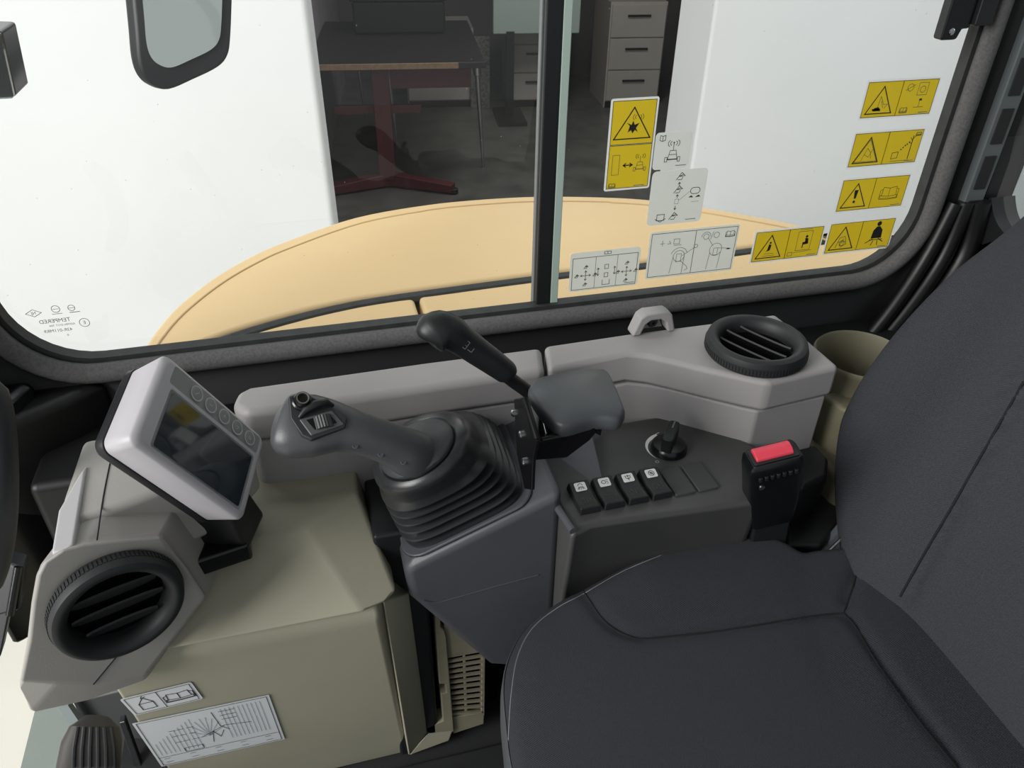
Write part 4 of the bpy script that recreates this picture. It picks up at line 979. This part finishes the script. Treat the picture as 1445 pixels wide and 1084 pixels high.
# ribbed foot lever
t = thing('travel_pedal', 'black ribbed rubber pedal top at the bottom left corner', 'pedal', (-0.33, 0.6, 0.2))
pk = [(att(122, 1108, .80), 0.030, 0.018), (att(126, 1075, .80), 0.030, 0.018), (att(130, 1045, .802), 0.0285, 0.018), (att(134, 1026, .805), 0.024, 0.016), (att(136, 1018, .81), 0.014, 0.010), (att(137, 1016, .812), 0.004, 0.003)]
pd = pathloft('pad', [(p, a, b, 3.2) for p, a, b in pk], (CAM-att(130, 1050, .8)).normalized(), mat('pedal_rubber', (66, 63, 60), 0.6, bump=0.2), t, 36)
pbv = tree_of(pd)
for i in range(6):
    x = 104+i*11.5
    P = [hit(pbv, x+ (135-x)*0.25*max(0, (1060-y)/45), y, 0.0) for y in (1083, 1070, 1055, 1042, 1032, 1026)]
    P = [p for p in P if p]
    if len(P) > 2: tube('rib', P, 0.0022, m_rubber, t, 8)
tube('lever', [att(122, 1108, .80), Vector((-0.30, 0.52, 0.24)), Vector((-0.28, 0.50, 0.206))], 0.008, m_black, t, 10)
# lower front glass and dark frame behind the pedal
t = thing('lower_front_glass', 'greenish lower windscreen glass behind the pedal', 'glass panel', (-0.42, 0.5, 0.21))
q = [att(x, y, .98) for x, y in ((50, 1000), (88, 996), (112, 1040), (112, 1120), (20, 1120))]
prism('pane', q, (0.0, 0.006, 0), m_glass2, t)
prism('edge', [att(x, y, .97) for x, y in ((84, 1000), (96, 996), (126, 1040), (126, 1060), (112, 1046))], (0.0, 0.01, 0), mat('frame_grey', (120, 128, 130), 0.5), t)
prism('frame', [att(x, y, .99) for x, y in ((100, 990), (200, 965), (255, 1084), (255, 1120), (140, 1120), (126, 1040))], (0.0, 0.02, 0), m_black, t, 0.004)
prism('frame_bar', [att(x, y, .96) for x, y in ((168, 1020), (176, 1018), (200, 1084), (190, 1084))], (0.0, 0.01, 0), m_blackG, t, 0.001)

# ================================================================== DECALS
def warn_tri(x0, y0, w, h): return [(x0, y0), (x0+w, y0), (x0+w*0.5, y0+h), (x0, y0)]
def book(x, y, s):
    return [[(x-s, y-s*.5), (x-s*.9, y+s*.55), (x, y+s*.4), (x+s*.9, y+s*.55), (x+s, y-s*.5), (x, y-s*.62), (x-s, y-s*.5)], [(x, y+s*.4), (x, y-s*.62)], [(x-s, y-s*.5), (x-s*1.15, y-s*.45), (x-s*1.15, y-s*.8), (x, y-s*.85), (x+s*1.15, y-s*.8), (x+s*1.15, y-s*.45), (x+s, y-s*.5)],
            [(x-s*1.0, y+s*.3), (x-s*1.25, y+s*.2), (x-s*1.25, y-s*.9), (x, y-s*.98), (x+s*1.25, y-s*.9), (x+s*1.25, y+s*.2), (x+s*1.0, y+s*.3)]]
def waves(x, y, s):
    return [circ(x-s*.3, y, s*.35, 8, 110, 250), circ(x-s*.5, y, s*.6, 8, 120, 240), circ(x+s*.3, y, s*.35, 8, -70, 70), circ(x+s*.5, y, s*.6, 8, -60, 60)]
def antenna_machine(x, y, s):
    return [[(x, y+s*1.1), (x, y+s*.4)]] + waves(x, y+s*1.1, s*.55) + [[(x-s*.3, y+s*.4), (x+s*.3, y+s*.4), (x+s*.4, y), (x-s*.4, y), (x-s*.3, y+s*.4)], [(x-s*.4, y), (x-s*.5, y-s*.45), (x+s*.5, y-s*.45), (x+s*.4, y)], rect(x-s*.8, y-s*.7, x-s*.55, y-s*.25), rect(x+s*.55, y-s*.7, x+s*.8, y-s*.25), [(x-s*.55, y-s*.5), (x+s*.55, y-s*.5)]]
def arrow(x0, y0, x1, y1, h=.0015):
    d = Vector((x1-x0, y1-y0)).normalized(); n = Vector((-d.y, d.x)); e = Vector((x1, y1)); return [[(x0, y0), (x1, y1)], [tuple(e-d*h+n*h*.7), (x1, y1), tuple(e-d*h-n*h*.7)]]
def decal(F, w, h, lab, base, panels, lines, fills, code=None, group=None, margin=0.0022, r=0.003, thin=(), tri=None):
    t = thing('warning_decal' if any(p[4] is m_gyel for p in panels) else 'information_decal', lab, 'decal', F @ Vector((w/2, 0, 0)), group)
    strokes('backing', F, [], base, t, 0.0002, [rrect(w, h, r, 5, w/2, h/2)])
    bl = []
    for x0, y0, x1, y1, mm in panels:
        if mm: strokes('panel', F, [], mm, t, 0.0004, [rrect(x1-x0, y1-y0, 0.0012, 3, (x0+x1)/2, (y0+y1)/2)])
        bl.append((rect(x0, y0, x1, y1), 0.0007))
    if bl: strokes('border', F, bl, m_ink, t, 0.0006)
    if tri: strokes('warning_triangle', F, [(warn_tri(*tri), .0014)], m_ink, t, 0.0006)
    if lines or fills: strokes('pictogram', F, [(l, wd) for l, wd in lines], m_ink, t, 0.0006, fills)
    if thin: strokes('fine_drawing', F, [(l, wd) for l, wd in thin], m_inkL if any(p[4] is m_gyel for p in panels) else m_inkG, t, 0.00058)
    if code: strokes('fine_print', F, [([(code[1]-.007+.0028*i, code[2]), (code[1]-.0052+.0028*i, code[2])], .0010) for i in range(5)], m_inkG, t, 0.0006)
    return t
def WF(x, z): return frame_of((x, 0.8494, z), (1, 0, 0), n=(0, -1, 0))
G1 = 'yellow warning decals on the side window'
def Wd(l, w): return [(a, w) for a in l]
Y_ = m_gyel
# tall yellow antenna warning
w, h = 0.060, 0.110
decal(WF(.343, .809), w, h, 'tall yellow warning decal with radio waves left of the milky decals', m_gwhite, [(.003, .0565, .057, .107, Y_), (.003, .003, .057, .0555, Y_)],
      Wd(arrow(.0225, .031, .034, .031, .003)+arrow(.034, .031, .0225, .031, .003), .0012),
      [[(.024, .070), (.026, .078), (.022, .082), (.028, .079), (.030, .084), (.032, .079), (.038, .081), (.034, .075), (.037, .070), (.033, .073), (.030, .069), (.028, .073)]],
      ('', .046, .005), G1, tri=(.007, .063, .046, .036), thin=Wd([rect(.008, .020, .017, .044)] + antenna_machine(.044, .030, .010) + waves(.036, .088, .006) + book(.010, .0075, .0035), .0006))
# yellow pair decals
def yellow(x, z, lab, lines, fills, thin, tri2=False, w=.108, h=.0485):
    m2 = .0028; mid = w*0.495
    L = []
    return decal(WF(x, z), w, h, lab, m_gwhite, [(m2, m2, mid, h-m2, Y_), (mid, m2, w-m2, h-m2, Y_)], L+lines, fills, ('', w-.013, .0052), G1, thin=thin, tri=(.008, .007, .038, .033))
# crush hand (top)
yellow(.680, .875, 'yellow warning decal topmost of the column with faint pictures', Wd([[(.018, .012), (.028, .012)]], .002), [[(.084, .020), (.088, .020), (.088, .0225), (.084, .0225)], [(.018, .010), (.030, .010), (.026, .015), (.020, .014)]],
       Wd([[(.024, .014), (.026, .028), (.032, .018), (.038, .018), (.034, .013)], [(.028, .022), (.032, .014)], rect(.078, .027, .092, .042), circ(.085, .034, .004, 10), [(.078, .012), (.092, .012)], [(.085, .012), (.085, .020)], circ(.066, .037, .0045, 8), [(.060, .034), (.072, .040)]] + book(.064, .010, .0045), .0007))
# glass breaking
yellow(.681, .8115, 'yellow warning decal with dotted path and wall, second from the top', Wd([[(.092, .008), (.092, .038)]], .0011) + Wd([[(.066, .009), (.075, .010), (.075, .018), (.066, .017), (.066, .009)], [(.092, .032), (.088, .036)], [(.092, .028), (.087, .030)], [(.092, .034), (.096, .038)]], .0007),
       [circ(x_, y_, .0011, 6)[:-1] for x_, y_ in ((.078, .021), (.0805, .0235), (.083, .026), (.0855, .0275), (.088, .030))],
       Wd([[(.020, .010), (.026, .026), (.032, .020), (.034, .012)], [(.023, .018), (.030, .014), (.034, .024)], warn_tri(.010, .0085, .034, .0285), [(.066, .006), (.094, .006)]] + book(.099, .041, .003), .0007))
# exclamation and manual
yellow(.681, .750, 'yellow warning decal with exclamation mark and open book', Wd(book(.080, .025, .0115), .0006), [[(.0255, .019), (.0285, .019), (.0300, .031), (.0240, .031)], circ(.027, .0145, .0019, 12)[:-1]], [])
# seat belt
yellow(.680, .688, 'yellow warning decal with a seated belted figure, lowest of the column', Wd([[(.066, .012), (.076, .017)], [(.094, .012), (.086, .017)], [(.076, .008), (.078, .014)], [(.086, .008), (.085, .014)], [(.072, .016), (.092, .016)]], .0012),
       [circ(.081, .040, .0036, 12)[:-1], [(.0785, .036), (.0835, .036), (.089, .030), (.090, .018), (.073, .018), (.074, .030)]],
       Wd([[(.018, .010), (.022, .024), (.030, .026), (.034, .014), (.026, .010)], [(.024, .012), (.028, .022)], [(.020, .018), (.033, .018)], circ(.027, .016, .004, 10)], .0009))
# operator lean out
yellow(.566, .687, 'yellow warning decal with seated operator beside the white decals', Wd([[(.078, .017), (.078, .024), (.083, .025)]], .0016), [circ(.027, .029, .0016, 8)[:-1], [(.025, .027), (.029, .026), (.028, .018), (.022, .016), (.024, .019)], circ(.082, .033, .002, 10)[:-1], [(.080, .031), (.085, .030), (.086, .022), (.078, .021), (.077, .024), (.081, .025)]],
       Wd([rect(.068, .013, .090, .041), [(.018, .010), (.036, .010)], [(.020, .013), (.034, .013)], [(.070, .044), (.088, .044)], [(.066, .010), (.094, .012)]] + [rect(.057, .006, .064, .011)], .0007))
# milky decals
decal(WF(.404, .831), .048, .0455, 'small milky decal of a machine with antenna beside the yellow one', m_clear, [], Wd(antenna_machine(.025, .018, .0125)+[[(.006, .036), (.006, .042), (.0095, .041), (.013, .042), (.013, .036), (.0095, .035), (.006, .036)], [(.0095, .035), (.0095, .041)]], .0007), [circ(.025, .0325, .001, 8)[:-1]], ('', .038, .004), None, r=.005)
bm_ = lambda x, y, s: [[(x-s, y-s*.6), (x+s*.1, y+s*.9), (x+s*.9, y+s*.2), (x-s*.2, y+s*.1)], [(x-s*.6, y-s*.6), (x+s*.2, y-s*.6), (x+s*.4, y-s*.1)], [(x-s*.4, y+s*.1), (x+s*.5, y+s*.5)]]
decal(WF(.4055, .758), .0755, .071, 'square milky decal with a column of boom positions and arrows', m_clear, [], Wd(bm_(.039, .062, .006)+bm_(.038, .045, .006)+bm_(.036, .010, .006)+arrow(.038, .051, .038, .055, .002)+arrow(.0375, .035, .0375, .039, .002)+arrow(.0365, .024, .0365, .019, .002)+[[(.013, .006), (.013, .014), (.023, .014), (.023, .006), (.013, .006)], [(.011, .008), (.018, .004), (.025, .008)], circ(.059, .0425, .004, 12, 90, 270), circ(.064, .0425, .004, 12, -90, 90), [(.059, .0465), (.064, .0465)], [(.059, .0385), (.064, .0385)]], .0008),
      [[(.053, .034), (.060, .0335), (.057, .0365)], [(.062, .0335), (.070, .034), (.067, .0365)]], ('', .061, .0045), None, r=.006, thin=Wd([rect(.035, .027, .040, .033), [(.040, .031), (.054, .042)], [(.058, .028), (.068, .028)]], .0005))
# control pattern decal
L = []
for (x, y) in ((.022, .022), (.079, .022)):
    L += arrow(x, y, x+.007, y, .002)+arrow(x, y, x-.007, y, .002)+arrow(x, y, x, y+.007, .002)+arrow(x, y, x, y-.007, .002)
    L += bm_(x-.012, y, .003)+bm_(x+.013, y, .003)+bm_(x, y+.012, .003)+bm_(x, y-.013, .003)
for x in (.039, .062): L += arrow(x, .024, x, .031, .002)+arrow(x, .030, x, .020, .002)
L += [rect(.048, .029, .053, .035), rect(.048, .017, .053, .023), [(.046, .013), (.046, .006), (.056, .006), (.056, .013)], rect(.046, .050, .055, .0535), [(.0505, .050), (.0505, .0535)]]
decal(WF(.3055, .675), .0965, .0555, 'white decal with lever pattern crosses next to the window bar', m_clear, [(.0035, .0025, .093, .0475, None)], Wd(L, .0007) + Wd([[(.035, .0025), (.035, .0475)], [(.065, .0025), (.065, .0475)]], .0005), [], ('', .085, .0050), None, r=.005)
# joystick decal
L = [circ(.045, .030, .008, 16), [(.037, .030), (.034, .006)], [(.053, .030), (.052, .004)], rect(.0415, .022, .0485, .033), circ(.045, .030, .012, 16, 20, 160), [(.050, .030), (.066, .040)], [(.049, .022), (.058, .014)], circ(.068, .042, .0025, 10), [(.058, .014), (.060, .010), (.056, .008)],
     circ(.098, .034, .009, 16), [(.090, .030), (.088, .006)], [(.106, .030), (.104, .006)], rect(.095, .026, .101, .036), [(.100, .036), (.117, .034)], [(.093, .040), (.084, .052)]]
decal(WF(.4125, .681), .1285, .0675, 'large white decal of two joystick grips above the ledge', m_clear, [(.003, .003, .0655, .0645, None), (.0655, .003, .1255, .0645, None)], Wd(book(.116, .056, .0055), .0006), [[(.113, .033), (.117, .0345), (.121, .033), (.117, .0322)]], None, None, r=.004,
      thin=Wd(L + [circ(.081, .054, .004, 10), circ(.081, .054, .0065, 10, 0, 180), circ(.096, .055, .004, 10), [(.088, .050), (.091, .060)], [(.016, .050), (.022, .050)], [(.019, .047), (.019, .054)], rect(.035, .048, .043, .055), [(.026, .049), (.031, .049), (.0285, .053)], [(.036, .046), (.046, .046)]], .0007))
# two decals on the lower cover
F, w, h = decal_frame(on_panel(190, 1010), on_panel(287, 986), on_panel(177, 985))
mm = w/0.097
decal(F, w, h, 'small white decal with sling load and open book on the lower cover', m_white, [(.003, .0025, w*.485, h-.0025, None), (w*.485, .0025, w-.003, h-.0025, None)],
      Wd([rect(w*.17, h*.2, w*.37, h*.52), [(w*.17, h*.52), (w*.27, h*.80), (w*.37, h*.52)], [(w*.25, h*.80), (w*.28, h*.90)], [(w*.27, h*.80), (w*.31, h*.84)]]+book(w*.73, h*.52, h*.28), .0009), [], None, None)
F, w, h = decal_frame(on_panel(228, 1082), on_panel(402, 1043), on_panel(196, 1019))
thin = []
for i in range(10):
    x = w*(.06+.035*i); thin.append([(x, h*.25), (x, h*(.5+.04*i))])
    x = w*(.62+.033*i); thin.append([(x, h*.30), (x, h*.92)])
for i in range(9): a = math.radians(20+i*20); thin.append([(w*.47, h*.45), (w*(.47+.13*math.cos(a)), h*(.45+.38*math.sin(a)))])
decal(F, w, h, 'wide white lifting chart decal on the lower cover', m_white, [(.003, .003, w-.003, h-.003, None), (.003, .003, w-.003, h*.20, None)],
      Wd([[(w*.40, h*.45), (w*.50, h*.52), (w*.60, h*.60), (w*.80, h*.55)], [(w*.47, h*.30), (w*.50, h*.52), (w*.54, h*.38), (w*.58, h*.50)], [(w*.55, h*.9), (w*.57, h*.6), (w*.62, h*.5)], rect(w*.24, h*.22, w*.38, h*.30)] + [[(w*(.06+.20*i), h*.16), (w*(.10+.20*i), h*.16)] for i in range(5)] + [[(w*(.06+.20*i), h*.08), (w*(.11+.20*i), h*.08)] for i in range(5)] + [[(w*x, h*y), (w*x+.006, h*y)] for x in (.20, .26, .33) for y in (.45, .58, .7)] + [[(w*x, h*y), (w*x+.007, h*y)] for x in (.60, .66) for y in (.72, .80, .88)], .0007), [], None, None, r=0.0008, thin=Wd(thin, .0005))
# glass maker's print, read mirrored from inside
gx = aty(90, 456, 0.8542)
F = frame_of(Vector((gx.x, 0.8542, gx.z)), (1, 0, 0), n=(0, -1, 0))
t = thing('glass_stamp', 'mirrored TEMPERED safety glass stamp in the lower left window corner', 'glass stamp', F.translation)
text('word', F @ Matrix.Translation((-0.008, 0.004, 0)), 'TEMPERED', 0.0068, m_print, t, 0.0002, True)
text('number', F @ Matrix.Translation((-0.002, -0.002, 0)), 'ASFMN DOT 704', 0.0036, m_print, t, 0.0002, True)
text('approval_number', F @ Matrix.Translation((-0.008, -0.0085, 0)), '43R-011MR9', 0.0055, m_print, t, 0.0002, True)
text('digit', F @ Matrix.Translation((0.0, -0.0155, 0)), '0', 0.004, m_print, t, 0.0002, True)
text('circle_letter', F @ Matrix.Translation((0.021, -0.002, 0)), 'E', 0.006, m_print, t, 0.0002, True)
strokes('marks', F, [(circ(0.021, -0.002, 0.0052, 20), 0.0006), ([(-0.034, 0.016), (-0.026, 0.0205), (-0.018, 0.016), (-0.026, 0.0115), (-0.034, 0.016)], 0.0006), (circ(-0.003, 0.0185, 0.0042, 16), 0.0006), (circ(0.013, 0.018, 0.0035, 14), 0.0006), ([(-0.006, 0.0185), (0.0, 0.0185)], 0.0005), ([(0.010, 0.018), (0.016, 0.018)], 0.0005), ([(-0.008, 0.0125), (0.002, 0.0125)], 0.0006), ([(0.010, 0.0125), (0.020, 0.0125)], 0.0008)], m_print, t, 0.0002)
text('diamond_letters', F @ Matrix.Translation((-0.026, 0.016, 0)), 'NJ', 0.005, m_print, t, 0.0002, True)
